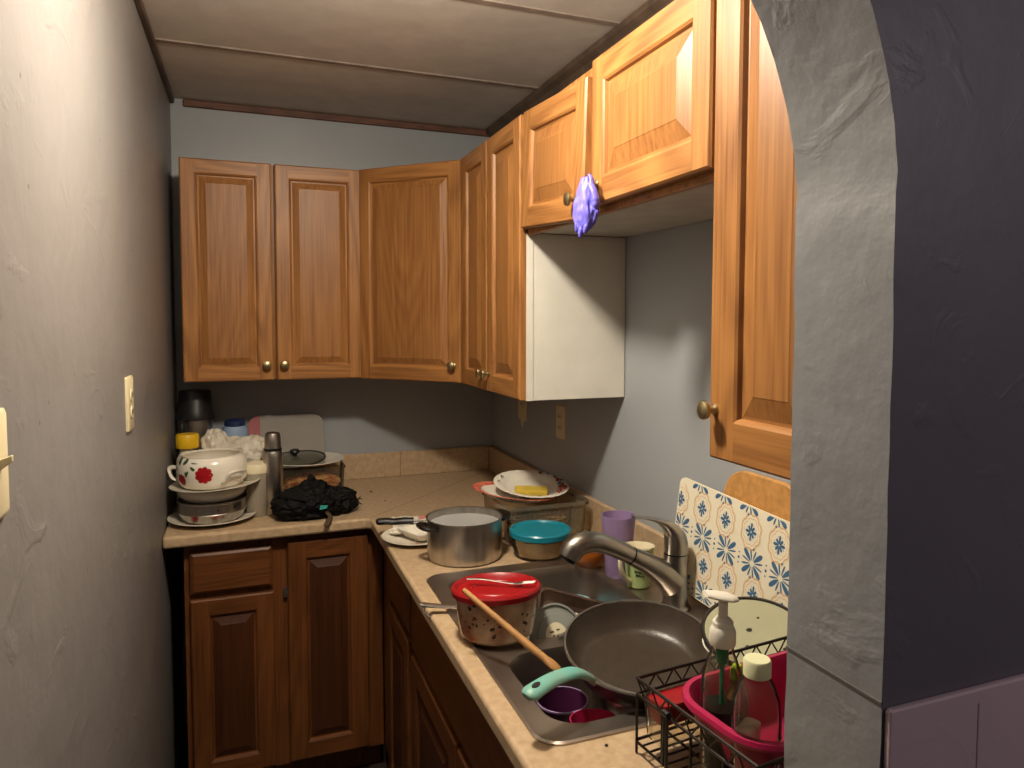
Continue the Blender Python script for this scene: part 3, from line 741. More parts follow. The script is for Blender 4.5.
# clear ribbed tub
tb = thing('plastic_tub', 'large clear ribbed plastic tub under the paper plates at the right wall', 'tub', (-.180, -.965, ZCT))
def ribbed(w, h, d, amp=.0022, n=64):
    def loop(ins, z, a=1):
        P0 = rrect(0, 0, w-ins, h-ins, .03, z, 8); k = len(P0); res = []
        # resample evenly
        segs = []; tot = 0
        for i in range(k):
            A, B = Vector(P0[i]), Vector(P0[(i+1) % k]); segs.append((tot, A, B)); tot += (B-A).length
        mcount = n*4
        for j in range(mcount):
            t = tot*j/mcount
            for (s0, A, B) in segs[::-1]:
                if t >= s0: pnt = A+(B-A)*((t-s0)/max((B-A).length, 1e-9)); break
            nrm = Vector((pnt.x/w, pnt.y/h, 0)).normalized()
            off = a*amp*(1 if (j//2) % 2 else 0)
            res.append(tuple(pnt+nrm*off))
        return res
    b = MB()
    b.rings([loop(.026, 0, 0), loop(.020, .006, 0), loop(.016, .02), loop(.006, d-.022), loop(.004, d-.014, 0), loop(-.008, d-.010, 0), loop(-.008, d, 0), loop(.006, d, 0), loop(.011, d-.022), loop(.021, .02), loop(.03, .004, 0)])
    return b
ribbed(.265, .26, .113).build('tub', M_clear2, tb, smooth=50)
b = MB(); blob(b, (0, 0, .036), (.10, .09, .03), 15, .3, 2.6, 5, flat_z=.005); b.build('packaging', pmat('brown_wrap', '#8a7354', .7, var=.3), tb, props={'kind': 'stuff'})
# paper plates
def fluted(r, h, n=96, amp=.0008):
    L = []
    for (rr, z, a) in ((.0, 0, 0), (.62, 0, 0), (.70, .25, .2), (.80, .75, .6), (.90, .9, 1), (1, 1, 1), (1.01, 1.0, 1)):
        L.append([(max(rr*r, 1e-5)*math.cos(2*PI*j/n), max(rr*r, 1e-5)*math.sin(2*PI*j/n), z*h+a*amp*(1 if j % 4 < 2 else 0)) for j in range(n)])
    return MB().rings(L, True, False)
rp = fluted(.128, .020)
rp.m = [1 if i >= 96*3 else 0 for i in range(len(rp.f))]
item('paper_plate', 'red rimmed paper plate bent under the white holiday plate', 'plate', (-.246, -.955, 1.0245), rp, [M_paper, pmat('red_paper', '#b5402e', .6, col2='#d9866b', vscale=60)], rot=(R(3), R(7), R(20)), solid=.0012)
pp_ = thing('paper_plate', 'white paper plate with red and teal holiday print on its right rim', 'plate', (-.183, -.945, 1.043), (R(9), R(2), 0))
b = fluted(.118, .018)
for (th, rr, s, m) in ((52, .100, .010, 2), (38, .104, .008, 1), (22, .103, .010, 2), (8, .100, .022, 0), (-8, .095, .020, 1), (-22, .098, .026, 0), (-36, .103, .016, 0), (-48, .100, .015, 0), (-30, .108, .012, 3), (-58, .104, .012, 0), (4, .108, .010, 3), (140, .100, .009, 2), (165, .103, .009, 0)):
    a0 = R(th); cx, cy = rr*math.cos(a0), rr*math.sin(a0)
    for k in range(3):
        pts = petal_pts(0, 0, s*.62, s*.5, a0+PI/2+2.1*k)
        b.add([(cx+p, cy+q, .0138+.006*min(1, max(0, (math.hypot(cx+p, cy+q)/.118-.7)/.2))+.0028) for p, q in pts], [list(range(len(pts)))], m+1)
b.build('plate', [M_paper, M_red, M_teal, M_blackp, M_green], pp_, solid=.0012)
b = MB().rings([rrect(0, 0, .098, .036, .005, 0), rrect(0, 0, .102, .04, .006, .003), rrect(0, 0, .102, .04, .006, .016), rrect(0, 0, .098, .036, .005, .019)])
item('sponge', 'yellow kitchen sponge lying in the white paper plate', 'sponge', (-.200, -.992, 1.0385), b, M_sponge, rot=(R(9), R(2), R(-20)))
# bowl with teal lid
tl = thing('glass_bowl', 'round glass bowl of creamy food with a teal lid', 'bowl', (-.250, -1.192, ZCT))
MB().lathe([(0, 0), (.060, 0), (.070, .006), (.080, .030), (.083, .058), (.081, .058), (.077, .03), (.067, .008), (0, .004)], 56).build('bowl', M_clear, tl)
MB().lathe([(0, .0045), (.066, .0085), (.0765, .03), (.0803, .055), (.06, .0565), (0, .056)], 48).build('food', M_pasta, tl, props={'kind': 'stuff'})
MB().lathe([(.0835, .058), (.0865, .060), (.0872, .073), (.084, .077), (.079, .077), (.076, .072), (.04, .072), (0, .0725)], 56).build('lid', M_teal, tl)
# orange bowl
b = MB().lathe([(0, 0), (.034, 0), (.045, .012), (.052, .04), (.050, .07), (.048, .072), (.0475, .068), (.049, .04), (.042, .014), (0, .006)], 40)
item('bowl', 'small orange-brown bowl behind the faucet spray head', 'bowl', (-.162, -1.325, .918), b, M_amber)
# purple tumbler
b = MB().lathe([(0, 0), (.030, 0), (.0315, .004), (.0445, .158), (.0425, .158), (.0295, .006), (0, .005)], 44)
item('tumbler', 'tall purple plastic tumbler behind the faucet', 'cup', (-.128, -1.425, .9178), b, M_purplecup)
# green mug
mg = thing('mug', 'light green mug with cream handle and small black marks, behind the faucet', 'mug', (-.118, -1.512, .9178), (R(-3), R(2), 0))
mprof = lambda z: .027+.013*z/.100
MB().lathe([(0, 0), (.024, 0), (.027, .003), (.040, .100), (.0375, .100), (.025, .005), (0, .004)], 44).build('body', M_mugg, mg)
MB().lathe([(.0402, .0965), (.0408, .1), (.0402, .1015), (.037, .1015), (.0352, .094), (.0245, .006), (0, .005)], 44, cap0=False).build('rim', M_cream, mg)
a = R(200); ca, sa = math.cos(a), math.sin(a)
qq = spline([(ca*rr, sa*rr, z) for rr, z in ((.036, .088), (.052, .092), (.066, .080), (.066, .056), (.050, .030), (.031, .018))], 6)
MB().tube(qq, .0052, 10, flat=1.3).build('handle', M_cream, mg)
b = MB(); random.seed(11)
def stroke(b, th, z, pts, w=.0011):
    rf = lambda q: mprof(q)+.0006
    path = []
    for p, q in pts:
        r_ = rf(z+q); path.append((r_*math.cos(th+p/r_), r_*math.sin(th+p/r_), z+q))
    b.tube(path, w, 5)
for row, zz in enumerate((.052, .040, .031)):
    for i in range((3, 6, 4)[row]):
        for q in range(2):
            x_ = -.014+.0055*i+.003*row; a0 = random.uniform(0, PI)
            stroke(b, R(-116), zz-.001*i, [(x_, random.uniform(0, .003)), (x_+.0035*math.cos(a0), .003+.0045*math.sin(a0)), (x_+random.uniform(-.001, .004), random.uniform(.002, .008))], .0008)
b.build('black_marks', M_blackp, mg)

# ------------------------------------------------------------------ things at the right wall
# patterned mat (cream with blue bursts and orange scallops) leaning at the wall; local x -> towards camera, z up the mat
mt = thing('cutting_mat', 'cream cutting mat with blue bursts and orange medallions leaning on the right wall', 'cutting mat', (-.070, -1.578, .9480), (0, 0, 0))
WM, HM = .40, .258
b = MB()
L = [(x+WM/2, z+HM/2) for x, z, _ in rrect(0, 0, WM, HM, .018, 0, 5)]
b.rings([[(x, 0, z) for x, z in L], [(x, -.004, z) for x, z in L]])
def clipadd(pts, m, lift):
    q = [(min(max(x, .003), WM-.003), min(max(z, .003), HM-.003)) for x, z in pts]
    xs = [p[0] for p in q]; zs = [p[1] for p in q]
    if max(xs)-min(xs) < .0012 or max(zs)-min(zs) < .0012: return
    # drop the print at the rounded corners
    for x, z in q:
        for cx, cz in ((.018, .018), (WM-.018, .018), (.018, HM-.018), (WM-.018, HM-.018)):
            if (x < .018 or x > WM-.018) and (z < .018 or z > HM-.018) and math.hypot(x-cx, z-cz) > .0165: return
    b.add([(x, -.004-lift, z) for x, z in q], [list(range(len(q)))], m)
def ringband(cx, cz, rf, w, m, lift, n=64):
    for i in range(n):
        a0, a1 = 2*PI*i/n, 2*PI*(i+1)/n
        def pt(a, d): r_ = rf(a)+d; return (cx+r_*math.cos(a)*.86, cz+r_*math.sin(a)*1.12)
        clipadd([pt(a0, 0), pt(a1, 0), pt(a1, w), pt(a0, w)], m, lift)
SXm, SZm = .080, .0625
for ci in range(-1, 7):
    for ri in range(-1, 6):
        cz = .018+SZm*ri; cx = .022+SXm*ci-.22*(cz-.15)
        if (ri+ci) % 2 == 0 and False: pass
        if ri % 2 == 1:      # medallion row
            rf = lambda a: .0285+.004*abs(math.sin(4*a))
            ringband(cx, cz, lambda a: rf(a)+.0035, .0017, 3, .0002)
            ringband(cx, cz, rf, .0022, 2, .0003)
            ringband(cx, cz, lambda a: .0225+.003*abs(math.sin(4*a)), .0011, 2, .0002)
            for k in range(8):
                a = PI/8+k*PI/4 if False else k*PI/4
                l = .0165 if k % 2 == 0 else .013
                pts = petal_pts(0, 0, l, .0062, a); clipadd([(cx+(p+.0015*math.cos(a))*.9, cz+(q+.0015*math.sin(a))*1.1) for p, q in pts], 1, .0004)
            for k in range(8):
                a = PI/8+k*PI/4; clipadd([(cx+.0155*math.cos(a)*.9+.0011*math.cos(t*PI/3), cz+.0155*math.sin(a)*1.1+.0011*math.sin(t*PI/3)) for t in range(6)], 1, .0004)
        else:                # burst row
            for k in range(12):
                a = PI/4+k*PI/6
                big = (k % 3 == 0)
                l, w_ = (.034, .0105) if big else (.027, .0040)
                pts = petal_pts(0, 0, l*.9, w_, a, 12)
                clipadd([(cx+(p+.0055*math.cos(a))*1.04, cz+(q+.0055*math.sin(a))*.98) for p, q in pts], 1, .0004)
            for (dx, dz, s) in ((SXm/2, 0, .0032), (0, SZm*.47, .0026), (0, -SZm*.47, .0026), (SXm/2, .011, .002), (SXm/2, -.011, .002)):
                clipadd([(cx+dx+s*math.cos(t*PI/4), cz+dz+s*math.sin(t*PI/4)) for t in range(8)], 1, .0004)
b.build('mat', [M_mat, M_blue, M_orange, M_tan], mt, (0, 0, 0), (R(-4.5), R(4), R(-86)))
# wooden board behind it
L = [(x, z) for x, z, _ in rrect(0, 0, .27, .232, .08, 0, 10)]
b = MB().rings([[(x, 0, z) for x, z in L], [(x, -.014, z) for x, z in L]])
item('chopping_board', 'wooden chopping board with rounded corners, upright behind the patterned mat', 'chopping board', (-.0035, -1.845, 1.1345), b, M_board, rot=(0, 0, R(-90)), bevel=.003)
# big bowl with greenish lid
wb_ = thing('mixing_bowl', 'wide white bowl under the greenish round lid by the arch', 'bowl', (-.152, -2.0, .918))
MB().lathe([(0, 0), (.055, 0), (.072, .012), (.090, .05), (.095, .062), (.092, .062), (.088, .05), (.069, .014), (0, .005)], 56).build('bowl', M_porc, wb_)
gd = thing('round_lid', 'greenish round lid with dark rim and specks, on the white bowl by the arch', 'lid', (-.152, -2.0, 1.002), (R(15), R(-10), 0))
MB().lathe([(0, 0), (.092, 0), (.092, .003), (.08, .0022), (0, .0012)], 64).build('disc', M_dish, gd)
MB().lathe([(.091, -.003), (.0965, -.003), (.098, .001), (.0965, .006), (.092, .006), (.091, .003)], 64, ring=True).build('rim', M_darkrim, gd)
b = MB(); random.seed(5)
for (x, y, s) in ((-.005, .012, .004), (-.012, -.062, .004), (-.035, -.02, .0025), (.02, -.055, .003), (-.062, -.008, .003), (.03, .03, .002)):
    blob(b, (x, y, .0024), (s*1.4, s, .001), 2, .4, sub=2)
b.build('speck', M_darkrim, gd, props={'kind': 'stuff'})

# ------------------------------------------------------------------ dishes in and on the sink
# stained food container with red lid
sc = thing('food_container', 'brown-stained round container with a red lid at the sink rim', 'food container', (-.534, -1.655, .921), (R(-4), 0, 0))
MB().lathe([(0, 0), (.066, 0), (.076, .008), (.082, .05), (.086, .092), (.084, .092), (.08, .05), (.073, .01), (0, .004)], 56).build('jar', M_stain, sc)
b = MB(); random.seed(9)
for k in range(70):
    th = R(random.uniform(-175, -40)); z = random.uniform(.03, .075)+.01*math.sin(th*7); s = random.uniform(.0012, .0045)
    rr = .078+.008*z/.09
    rf = lambda q: .0765+.0100*(q-.01)/.084
    n = 7; pts = [(s*random.uniform(.6, 1.5)*math.cos(2*PI*i/n), s*random.uniform(.6, 1.3)*math.sin(2*PI*i/n)) for i in range(n)]
    if math.sin(th*9)+math.sin(z*160) > -.2: wrap_poly(b, pts, rf, th, z, .0006, 0)
b.build('stain', pmat('burnt_stain', '#2a160c', .5), sc, props={'kind': 'stuff'})
ld = MB().lathe([(.088, .086), (.0925, .088), (.0938, .098), (.091, .1030), (.087, .1035), (.0835, .100), (.081, .0955), (.055, .0955), (.053, .0975), (.050, .0975), (.048, .0955), (0, .0955)], 64)
ld.build('lid', M_redlid, sc)
fk = thing('fork', 'steel fork lying on the red lid', 'fork', (-.526, -1.640, 1.021), (R(-4), 0, R(-32)))
qq = spline([(-.068, .0, .006), (-.03, 0, .0075), (.01, 0, .004), (.035, 0, .003)], 5)
MB().tube(qq, lerp_list([.0045, .0035, .0026, .005], len(qq)), 8, flat=.4).build('handle', M_fork, fk)
b = MB()
b.tube(spline([(.034, 0, .003), (.045, 0, .0045), (.052, 0, .006)], 3), lerp_list([.005, .0085, .0085], 7), 10, flat=.25)
for k in range(4):
    y = -.0066+.0044*k; b.tube(spline([(.050, y, .0058), (.062, y, .0075), (.078, y, .0095)], 3), [.0012]*6+[.0006], 6, flat=.7)
b.build('tines', M_fork, fk)
ws = thing('wooden_spoon', 'long wooden spoon slanting from the red lid into the near sink bowl', 'spoon', (-.622, -1.712, 1.046))
qq = spline([(0, 0, 0), (.042, -.062, -.034), (.084, -.124, -.068), (.108, -.160, -.086)], 5)
hw = MB(); hw.tube(qq, lerp_list([.0052, .0062, .0072, .0068], len(qq)), 12); hw.build('handle', M_wood, ws)
b = MB(); d = Vector((.024, -.036, -.019)).normalized()
qq = [Vector((.1075, -.1592, -.0856))+d*t for t in (0, .008, .018, .030, .036)]
b.tube(qq, [.0066, .0085, .0105, .009, .004], 14, flat=[1, .85, .6, .5, .5]); b.build('spoon_head', M_wood, ws)
# ladle handle over the rim
la = thing('ladle', 'steel ladle with its handle over the sink edge behind the stained container', 'ladle', (-.60, -1.498, .925))
qq = spline([(-.058, .020, .012), (-.050, .018, .010), (-.02, .008, .006), (.02, -.004, .003), (.04, -.010, .001)], 5)
MB().tube(qq, lerp_list([.004, .008, .0085, .0068, .004], len(qq)), 10, flat=.6).build('handle', M_steel, la)
qq = spline([(.04, -.010, .001), (.07, -.018, -.010), (.095, -.012, -.05), (.11, -.006, -.085)], 5)
MB().tube(qq, .0032, 8).build('shank', M_steel, la)
MB().lathe([(0, -.028), (.02, -.024), (.033, -.008), (.036, 0), (.0345, 0), (.031, -.008), (.018, -.022), (0, -.026)], 32).build('ladle_bowl', M_steel, la, (.143, -.004, -.083), (0, R(-10), 0))
qq = spline([(-.045, .016, .007), (-.050, .010, -.002), (-.046, -.004, -.006), (-.04, -.014, -.008)], 5)
MB().tube(qq, .0017, 6).build('hanging_loop', M_steel, la)
# far bowl: grey lid, white box, sheet pan, blue plate
lg = thing('tub_cover', 'grey round plastic lid with a cream label, propped in the far sink bowl', 'lid', (-.402, -1.655, .897), (R(62), 0, R(8)))
MB().lathe([(0, 0), (.058, 0), (.064, .002), (.066, .008), (.062, .008), (.060, .004), (.045, .004), (.044, .006), (0, .006)], 48).build('disc', pmat('grey_lid', '#8d918b', .35), lg)
lb = MB().lathe([(0, .0062), (.026, .0062), (.026, .0066), (0, .0067)], 32)
lb.build('label', M_cream, lg, props={'label': 'round cream label'})
b = MB()
for (x, y, w, h) in ((-.010, .008, .010, .003), (.006, .010, .008, .003), (-.006, -.002, .006, .006), (.003, -.002, .006, .006), (-.002, -.011, .014, .003)): b.box(x-w/2, x+w/2, y-h/2, y+h/2, .0067, .0071)
b.build('label_marks', pmat('label_ink', '#4a4640', .6), lg)
b = MB().rings([rrect(0, 0, .07, .05, .008, 0), rrect(0, 0, .085, .06, .010, .05), rrect(0, 0, .089, .064, .011, .051), rrect(0, 0, .080, .055, .009, .052), rrect(0, 0, .066, .046, .007, .003)])
item('plastic_tub', 'small white plastic tub tipped in the far sink bowl', 'tub', (-.335, -1.615, .85), b, M_paper, rot=(R(28), R(35), R(20)))
kn2 = thing('table_knife', 'steel table knife lying on the divider between the sink bowls', 'knife', (-.375, -1.706, .9195), (0, 0, R(12)))
qq = spline([(-.048, 0, .003), (-.02, 0, .004), (.03, 0, .003)], 5)
MB().tube(qq, lerp_list([.0055, .0068, .0045], len(qq)), 10, flat=.55).build('handle', M_steel, kn2)
MB().rings([[(.03, -.004, .002), (.03, .004, .002), (.03, .004, .0035), (.03, -.004, .0035)], [(.09, -.007, .0022), (.09, .006, .0022), (.09, .006, .0035), (.09, -.007, .0035)], [(.115, -.001, .0025), (.115, .003, .0025), (.115, .003, .003), (.115, -.001, .003)]]).build('blade', M_steel, kn2)
b = MB().rings([rrect(0, 0, .19, .13, .02, 0), rrect(0, 0, .20, .14, .022, .006), rrect(0, 0, .215, .155, .025, .022), rrect(0, 0, .225, .165, .027, .023), rrect(0, 0, .225, .165, .027, .025), rrect(0, 0, .212, .152, .024, .024), rrect(0, 0, .196, .136, .02, .008), rrect(0, 0, .186, .126, .018, .0025)])
item('baking_pan', 'stained steel baking pan leaning in the far sink bowl', 'baking pan', (-.285, -1.53, .842), b, pmat('stained_steel', '#7d6657', .38, metal=.8, col2='#4d3a30', vscale=7), rot=(R(24), R(16), R(-18)))
item('plate', 'blue plate behind the baking pan in the far sink bowl', 'plate', (-.225, -1.385, .800), disc_plate(.066, .012), M_blueplate, rot=(R(30), R(-12), 0))
# near bowl: pot, cup, magenta bowl, frying pan
po = thing('saucepot', 'steel pot in the near sink bowl under the frying pan', 'pot', (-.300, -1.886, .7465))
MB().lathe([(0, 0), (.095, 0), (.104, .006), (.108, .02), (.118, .160), (.130, .172), (.133, .178), (.1335, .181), (.130, .181), (.126, .174), (.114, .161), (.104, .02), (0, .006)], 56).build('body', M_steel, po)
cu = thing('tumbler', 'dark purple cup standing in the near sink bowl', 'cup', (-.472, -1.852, .7465))
MB().lathe([(0, 0), (.030, 0), (.032, .003), (.048, .118), (.0465, .118), (.030, .005), (0, .004)], 40).build('cup', M_pinkcup, cu)
MB().lathe([(.0472, .117), (.0492, .118), (.0492, .121), (.046, .121)], 40, ring=True).build('rim', M_purplecup, cu)
b = MB().lathe([(0, 0), (.024, 0), (.034, .012), (.040, .045), (.0415, .047), (.039, .047), (.032, .014), (0, .005)], 40)
item('bowl', 'magenta plastic bowl at the front of the near sink bowl', 'bowl', (-.455, -1.952, .83), b, M_mag, rot=(R(-6), 0, 0))
fpn = thing('frying_pan', 'large nonstick frying pan with an aqua handle on the pot in the sink', 'frying pan', (-.338, -1.905, .926), (R(10), R(-4), 0))
PS = .94
MB().lathe([(r*PS, z) for r, z in [(0, .0035), (.105, .0035), (.122, .012), (.140, .040), (.1475, .0535)]], 72, cap0=False, cap1=False).build('inside', M_pan, fpn)
MB().lathe([(r*PS, z) for r, z in [(0, 0), (.108, 0), (.126, .009), (.144, .038), (.151, .0525), (.1515, .053)]], 72, cap1=False).build('outside', M_panout, fpn)
MB().lathe([(r*PS, z) for r, z in [(.147, .053), (.1475, .0555), (.151, .0558), (.1525, .053), (.151, .0515)]], 72, ring=True).build('rim', M_steel, fpn)
ha = R(203); ca, sa = math.cos(ha), math.sin(ha)
hp = lambda r_, z: (ca*r_, sa*r_, z)
qq = spline([hp(.134, .044), hp(.150, .064), hp(.185, .090), (ca*.235, sa*.235, .104), (ca*.284, sa*.284, .106), (ca*.295, sa*.295, .104)], 6)
h = MB().tube(qq, lerp_list([.010, .0125, .0145, .015, .0165, .010], len(qq)), 14, flat=.55); hh = h.build('handle', M_aqua, fpn)
tq = MB().rings([[(ca*(.274+.0085*math.cos(2*PI*t/18))-sa*.0045*math.sin(2*PI*t/18), sa*(.274+.0085*math.cos(2*PI*t/18))+ca*.0045*math.sin(2*PI*t/18), z) for t in range(18)] for z in (.1105, .1162)]); tq.build('hanging_hole', M_blackp, hh)

# ------------------------------------------------------------------ wire dish rack by the arch
rk = thing('dish_rack', 'dark brown wire dish rack with zigzag rails on the counter by the arch', 'dish rack', (-.466, -2.119, ZCT), (0, 0, R(6)))
rx, ry = rk.location[0], rk.location[1]
x0, x1, y0, y1 = 0, .345, -.250, 0
ZR, ZR2, ZF = .118, .094, .022
b = MB(); wr = .0026
for z in (ZR, ZR2):
    for (p, q) in (((x0, y0), (x1, y0)), ((x1, y0), (x1, y1)), ((x1, y1), (x0, y1)), ((x0, y1), (x0, y0))): b.tube([(p[0], p[1], z), (q[0], q[1], z)], wr if z == ZR else .0022, 8)
b.build('frame', M_wire, rk)
b = MB()
for (p, q) in (((x0, y1), (x1, y1)), ((x0, y0), (x0, y1)), ((x1, y0), (x1, y1)), ((x0, y0), (x1, y0))):
    p, q = Vector(p), Vector(q); nseg = max(2, int((q-p).length/.017)); nseg += nseg % 2
    pts = []
    for i in range(nseg+1):
        t = p+(q-p)*(i/nseg); pts.append((t.x, t.y, ZR if i % 2 == 0 else ZR2))
    for i in range(nseg): b.tube([pts[i], pts[i+1]], .0014, 6)
b.build('zigzag_wire', M_wire, rk)
for (x, y) in ((x0, y1), (x0, y1-.062), (x0, y1-.125), (x0, y1-.19), (x0, y0), (x1, y1), (x1, y0), (x0+.10, y1), (x0+.20, y1), (x0+.30, y1)):
    MB().tube([(x, y, ZR2), (x, y, .002 if (x, y) in ((x0, y1), (x0, y0), (x1, y1), (x1, y0)) else ZF)], .0022, 8).build('upright', M_wire, rk)
b = MB()
for i in range(15):
    y = y0+(y1-y0)*i/14; b.tube([(x0, y, ZF), (x1, y, ZF)], .0017 if 0 < i < 14 else .0024, 6)
for i in range(7):
    x = x0+(x1-x0)*i/6; b.tube([(x, y0, ZF-.003), (x, y1, ZF-.003)], .0022, 6)
b.build('floor_grid', M_wire, rk)
# hook pair and stopper
b = MB(); hy = y1-.075
for d in (-.003, .003): b.tube([(x0-.004, hy+d, ZR2+.004), (x0-.005, hy+d, ZF)], .0026, 8)
b.tube([(x0-.004, hy-.006, ZR2+.006), (x0-.004, hy+.006, ZR2+.006)], .0045, 8); b.build('hook', M_blackp, rk)
MB().tube([(x0-.007, y1-.205, ZR2-.012), (x0+.005, y1-.205, ZR2-.012)], .0065, 12).build('stopper', M_blackp, rk)
# clear box with red content inside the rack
cx_ = thing('food_box', 'clear plastic box with red contents inside the dish rack', 'food box', (-.405, -2.140, ZCT+.0255), (0, 0, R(6)))
tub(.105, .052, .072, .012, flare=.008, lip=.002).build('box', M_clear, cx_)
MB().rings([rrect(0, 0, .092, .040, .008, .036), rrect(0, 0, .095, .043, .009, .066)]).build('contents', M_redlid, cx_, props={'label': 'red contents'})
# pink tub
pk = item('dish_tub', 'magenta plastic tub standing in the dish rack', 'tub', (-.252, -2.236, ZCT+.0255), None or (lambda: (lambda b: b.rings([
    rrect(0, 0, .27, .125, .045, 0), rrect(0, 0, .285, .14, .05, .006), rrect(0, 0, .345, .185, .062, .080), rrect(0, 0, .358, .198, .068, .082), rrect(0, 0, .366, .206, .072, .088), rrect(0, 0, .362, .202, .07, .094), rrect(0, 0, .345, .185, .062, .095), rrect(0, 0, .337, .177, .058, .088), rrect(0, 0, .28, .134, .048, .009), rrect(0, 0, .264, .12, .042, .004)]))(MB()))(), M_mag, rot=(0, 0, R(6)))
# soap pump
sb = thing('soap_dispenser', 'clear pump bottle of dark soap with white pump top in the magenta tub', 'soap dispenser', (-.395, -2.232, .9445))
MB().lathe([(0, 0), (.026, 0), (.029, .004), (.029, .115), (.027, .135), (.020, .158), (.0155, .168), (.0155, .182), (.014, .182), (.014, .168), (.019, .156), (.025, .134), (.027, .115), (.027, .006), (0, .004)], 40).build('bottle', M_clear, sb)
MB().lathe([(0, .0045), (.0264, .0062), (.0266, .090), (0, .0905)], 36).build('soap', M_soap, sb, props={'label': 'dark green soap'})
MB().tube([(0, 0, .012), (0, 0, .15)], .0036, 10).build('dip_tube', M_tgreen, sb)
MB().lathe([(0, .150), (.0075, .150), (.009, .156), (.009, .178), (0, .178)], 16).build('valve', M_tgreen, sb)
pw = MB().lathe([(.0172, .176), (.0182, .178), (.0182, .196), (.016, .201), (.0145, .203), (.0145, .209), (.0105, .214), (.0065, .216), (.0065, .238), (0, .238)], 32)
pw.build('collar', M_paper, sb)
hd = MB(); qq = spline([(.018, -.004, .2405), (.008, -.002, .2430), (-.008, .002, .246), (-.026, .006, .250)], 5)
hd.tube(qq, lerp_list([.010, .0165, .0165, .011], len(qq)), 16, flat=.32, up=(0, 0, 1)); hd.build('pump_head', M_paper, sb)
# clear bottle with lime cap
cbn = thing('bottle', 'clear empty bottle with a pale lime cap in the magenta tub', 'bottle', (-.388, -2.298, .9445))
MB().lathe([(0, 0), (.029, 0), (.032, .004), (.0325, .105), (.030, .130), (.022, .152), (.0165, .160), (.0165, .168), (.0155, .168), (.0155, .160), (.021, .150), (.0285, .13), (.031, .105), (.031, .006), (0, .004)], 40).build('bottle', M_clear, cbn)
MB().lathe([(.0165, .161), (.0182, .162), (.0182, .181), (.0165, .184), (0, .184)], 36).build('cap', M_limecap, cbn)
b = MB(); rr = .0332
for i in range(8):
    a0, a1 = R(-75+7*i), R(-75+7*(i+1))
    b.quad((rr*math.cos(a0), rr*math.sin(a0), .02), (rr*math.cos(a1), rr*math.sin(a1), .02), (rr*math.cos(a1), rr*math.sin(a1), .085), (rr*math.cos(a0), rr*math.sin(a0), .085))
b.build('label', M_paper, cbn)
# bits in the tub
b = MB().lathe([(0, 0), (.008, 0), (.010, .003), (.009, .016), (.006, .022), (0, .023)], 20)
lm = item('lime_stopper', 'lime green bottle stopper between the pump and the clear bottle', 'stopper', (-.362, -2.222, 1.0595), b, M_lime)
lb2 = MB().lathe([(0, 0), (.015, 0), (.017, .003), (.017, .088), (.010, .106), (.0095, .115), (0, .115)], 24)
item('small_bottle', 'small brown bottle under the lime green stopper in the tub', 'bottle', (-.362, -2.222, .9445), lb2, pmat('brown_bottle', '#6b5134', .4))
b = MB().rings([rrect(0, 0, .035, .02, .004, 0), rrect(0, 0, .04, .024, .005, .07), rrect(0, 0, .03, .016, .003, .074)])
item('detergent_pod_box', 'white plastic packet leaning between the two bottles in the tub', 'packet', (-.372, -2.262, .9445), b, M_paper, rot=(0, 0, R(30)))

# ------------------------------------------------------------------ purple glove hanging at the short cabinet
gv = thing('rubber_glove', 'purple rubber glove hanging from a knob of the short oak cabinet', 'glove', (-.352, -1.692, 1.862), (0, 0, R(-48)))
def sect(cx, cy, z, rx_, ry_, n=56):
    L = []
    for j in range(n):
        a = 2*PI*j/n; q = Vector((math.cos(a)*1.6, math.sin(a)*1.6, z*26))
        f = 1+.30*noise.noise(q)+.34*(.3-abs(noise.noise(q*1.9+Vector((4, 1, 2)))))
        L.append((cx+rx_*math.cos(a)*f, cy+ry_*math.sin(a)*f, z))
    return L
b = MB()
keys = [(.006, -.003, .002, .009, .007), (-.006, -.002, 0, .013, .010), (-.024, -.002, 0, .018, .013), (-.046, 0, 0, .026, .016), (-.066, 0, 0, .028, .017), (-.084, -.003, 0, .024, .015), (-.098, -.006, 0, .016, .012), (-.107, -.008, 0, .008, .007)]
zs = [k[0] for k in keys]; L = []
for i in range(34):
    v = [lerp_list([k[c] for k in keys], 34)[i] for c in range(5)]
    L.append(sect(v[1], v[2], v[0], v[3], v[4]))
b.rings(L, True, True); b.build('palm', M_glove, gv, smooth=70)
def finger(pts, rs):
    q = spline(pts, 6); k = len(q)
    rr = [r_*(1+.25*noise.noise(Vector((i*.9, r_*300, 2)))) for i, r_ in enumerate(lerp_list(rs, k))]
    MB().tube(q, rr, 12, flat=.7).build('finger', M_glove, gv, smooth=60)
finger([(.012, -.010, -.010), (.022, -.016, -.026), (.028, -.018, -.046), (.026, -.016, -.064)], [.007, .0085, .009, .006])
finger([(.006, -.004, .010), (.012, -.006, .002), (.016, -.010, -.014)], [.004, .006, .007])
finger([(-.006, -.004, -.094), (-.010, -.006, -.108), (-.011, -.006, -.118)], [.010, .008, .004])
finger([(.006, -.006, -.088), (.002, -.008, -.102), (0, -.008, -.110)], [.010, .008, .004])
finger([(-.016, -.004, -.082), (-.019, -.005, -.096), (-.019, -.004, -.105)], [.009, .007, .004])
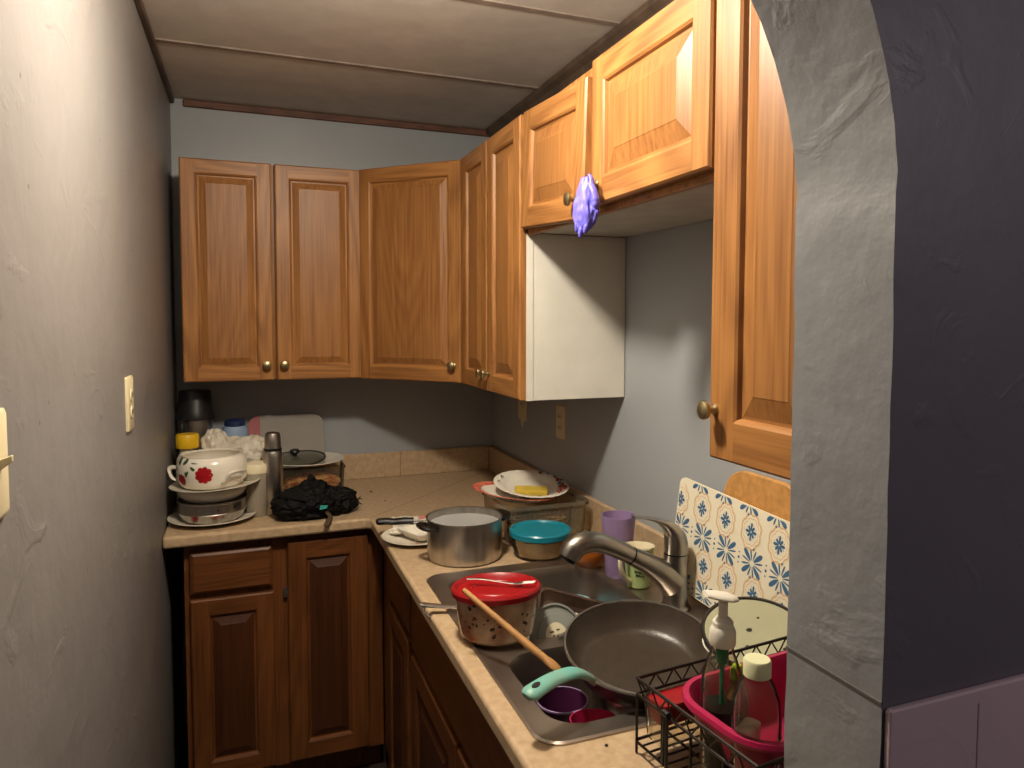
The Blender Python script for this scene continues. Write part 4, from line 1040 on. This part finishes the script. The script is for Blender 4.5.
# ------------------------------------------------------------------ light
ld_ = bpy.data.lights.new('ceiling_lamp', 'POINT'); ld_.energy = 33; ld_.shadow_soft_size = .065; ld_.color = (1, .89, .73)
lo = bpy.data.objects.new('ceiling_lamp', ld_); COL.objects.link(lo); lo.location = (-.80, -1.80, 2.25)
la_ = bpy.data.lights.new('ceiling_lamp_down_boost', 'AREA'); la_.shape = 'DISK'; la_.size = .14; la_.energy = 11; la_.color = ld_.color  # added disk light: boosts the lamp downward so the back cabinets stay darker
lb_ = bpy.data.objects.new('ceiling_lamp_down_boost', la_); COL.objects.link(lb_); lb_.location = (-.80, -1.80, 2.245)
hl_ = bpy.data.lights.new('hall_lamp', 'POINT'); hl_.energy = 16; hl_.shadow_soft_size = .12; hl_.color = (1, .86, .90)
ho = bpy.data.objects.new('hall_lamp', hl_); COL.objects.link(ho); ho.location = (.35, -3.75, 2.1)
w = bpy.data.worlds.new('hall_ambient'); scn.world = w; w.use_nodes = True
bg = w.node_tree.nodes['Background']; bg.inputs[0].default_value = (.85, .72, .85, 1); bg.inputs[1].default_value = .03

# ------------------------------------------------------------------ camera
def camera():
    cx, cy, cz, yaw, pitch, roll, f = -1.0093, -3.0654, 1.5742, .3749, -.0538, .0029, 729.48
    sx_, sy_ = 21.46, -24.71
    c_y, s_y, c_p, s_p = math.cos(yaw), math.sin(yaw), math.cos(pitch), math.sin(pitch)
    Fv = Vector((s_y*c_p, c_y*c_p, s_p)); Rv = Vector((c_y, -s_y, 0)); Uv = Rv.cross(Fv)
    R2 = math.cos(roll)*Rv+math.sin(roll)*Uv; U2 = -math.sin(roll)*Rv+math.cos(roll)*Uv
    m = Matrix((R2, U2, -Fv)).transposed().to_4x4(); m.translation = (cx, cy, cz)
    cd = bpy.data.cameras.new('camera'); cd.sensor_width = 36; cd.lens = f/1024*36; cd.clip_start = .02
    cd.shift_x = -sx_/1024; cd.shift_y = sy_/1024
    o = bpy.data.objects.new('camera', cd); COL.objects.link(o); o.matrix_world = m
    scn.camera = o
camera()
vs = scn.view_settings
scn.display_settings.display_device = 'sRGB'
vs.view_transform = 'Standard'; vs.look = 'None'; vs.gamma = 1; vs.use_curve_mapping = False; vs.exposure = .06
scn.cycles.use_denoising = True
scn.cycles.max_bounces = 10; scn.cycles.transparent_max_bounces = 16
scn.cycles.sample_clamp_indirect = 6
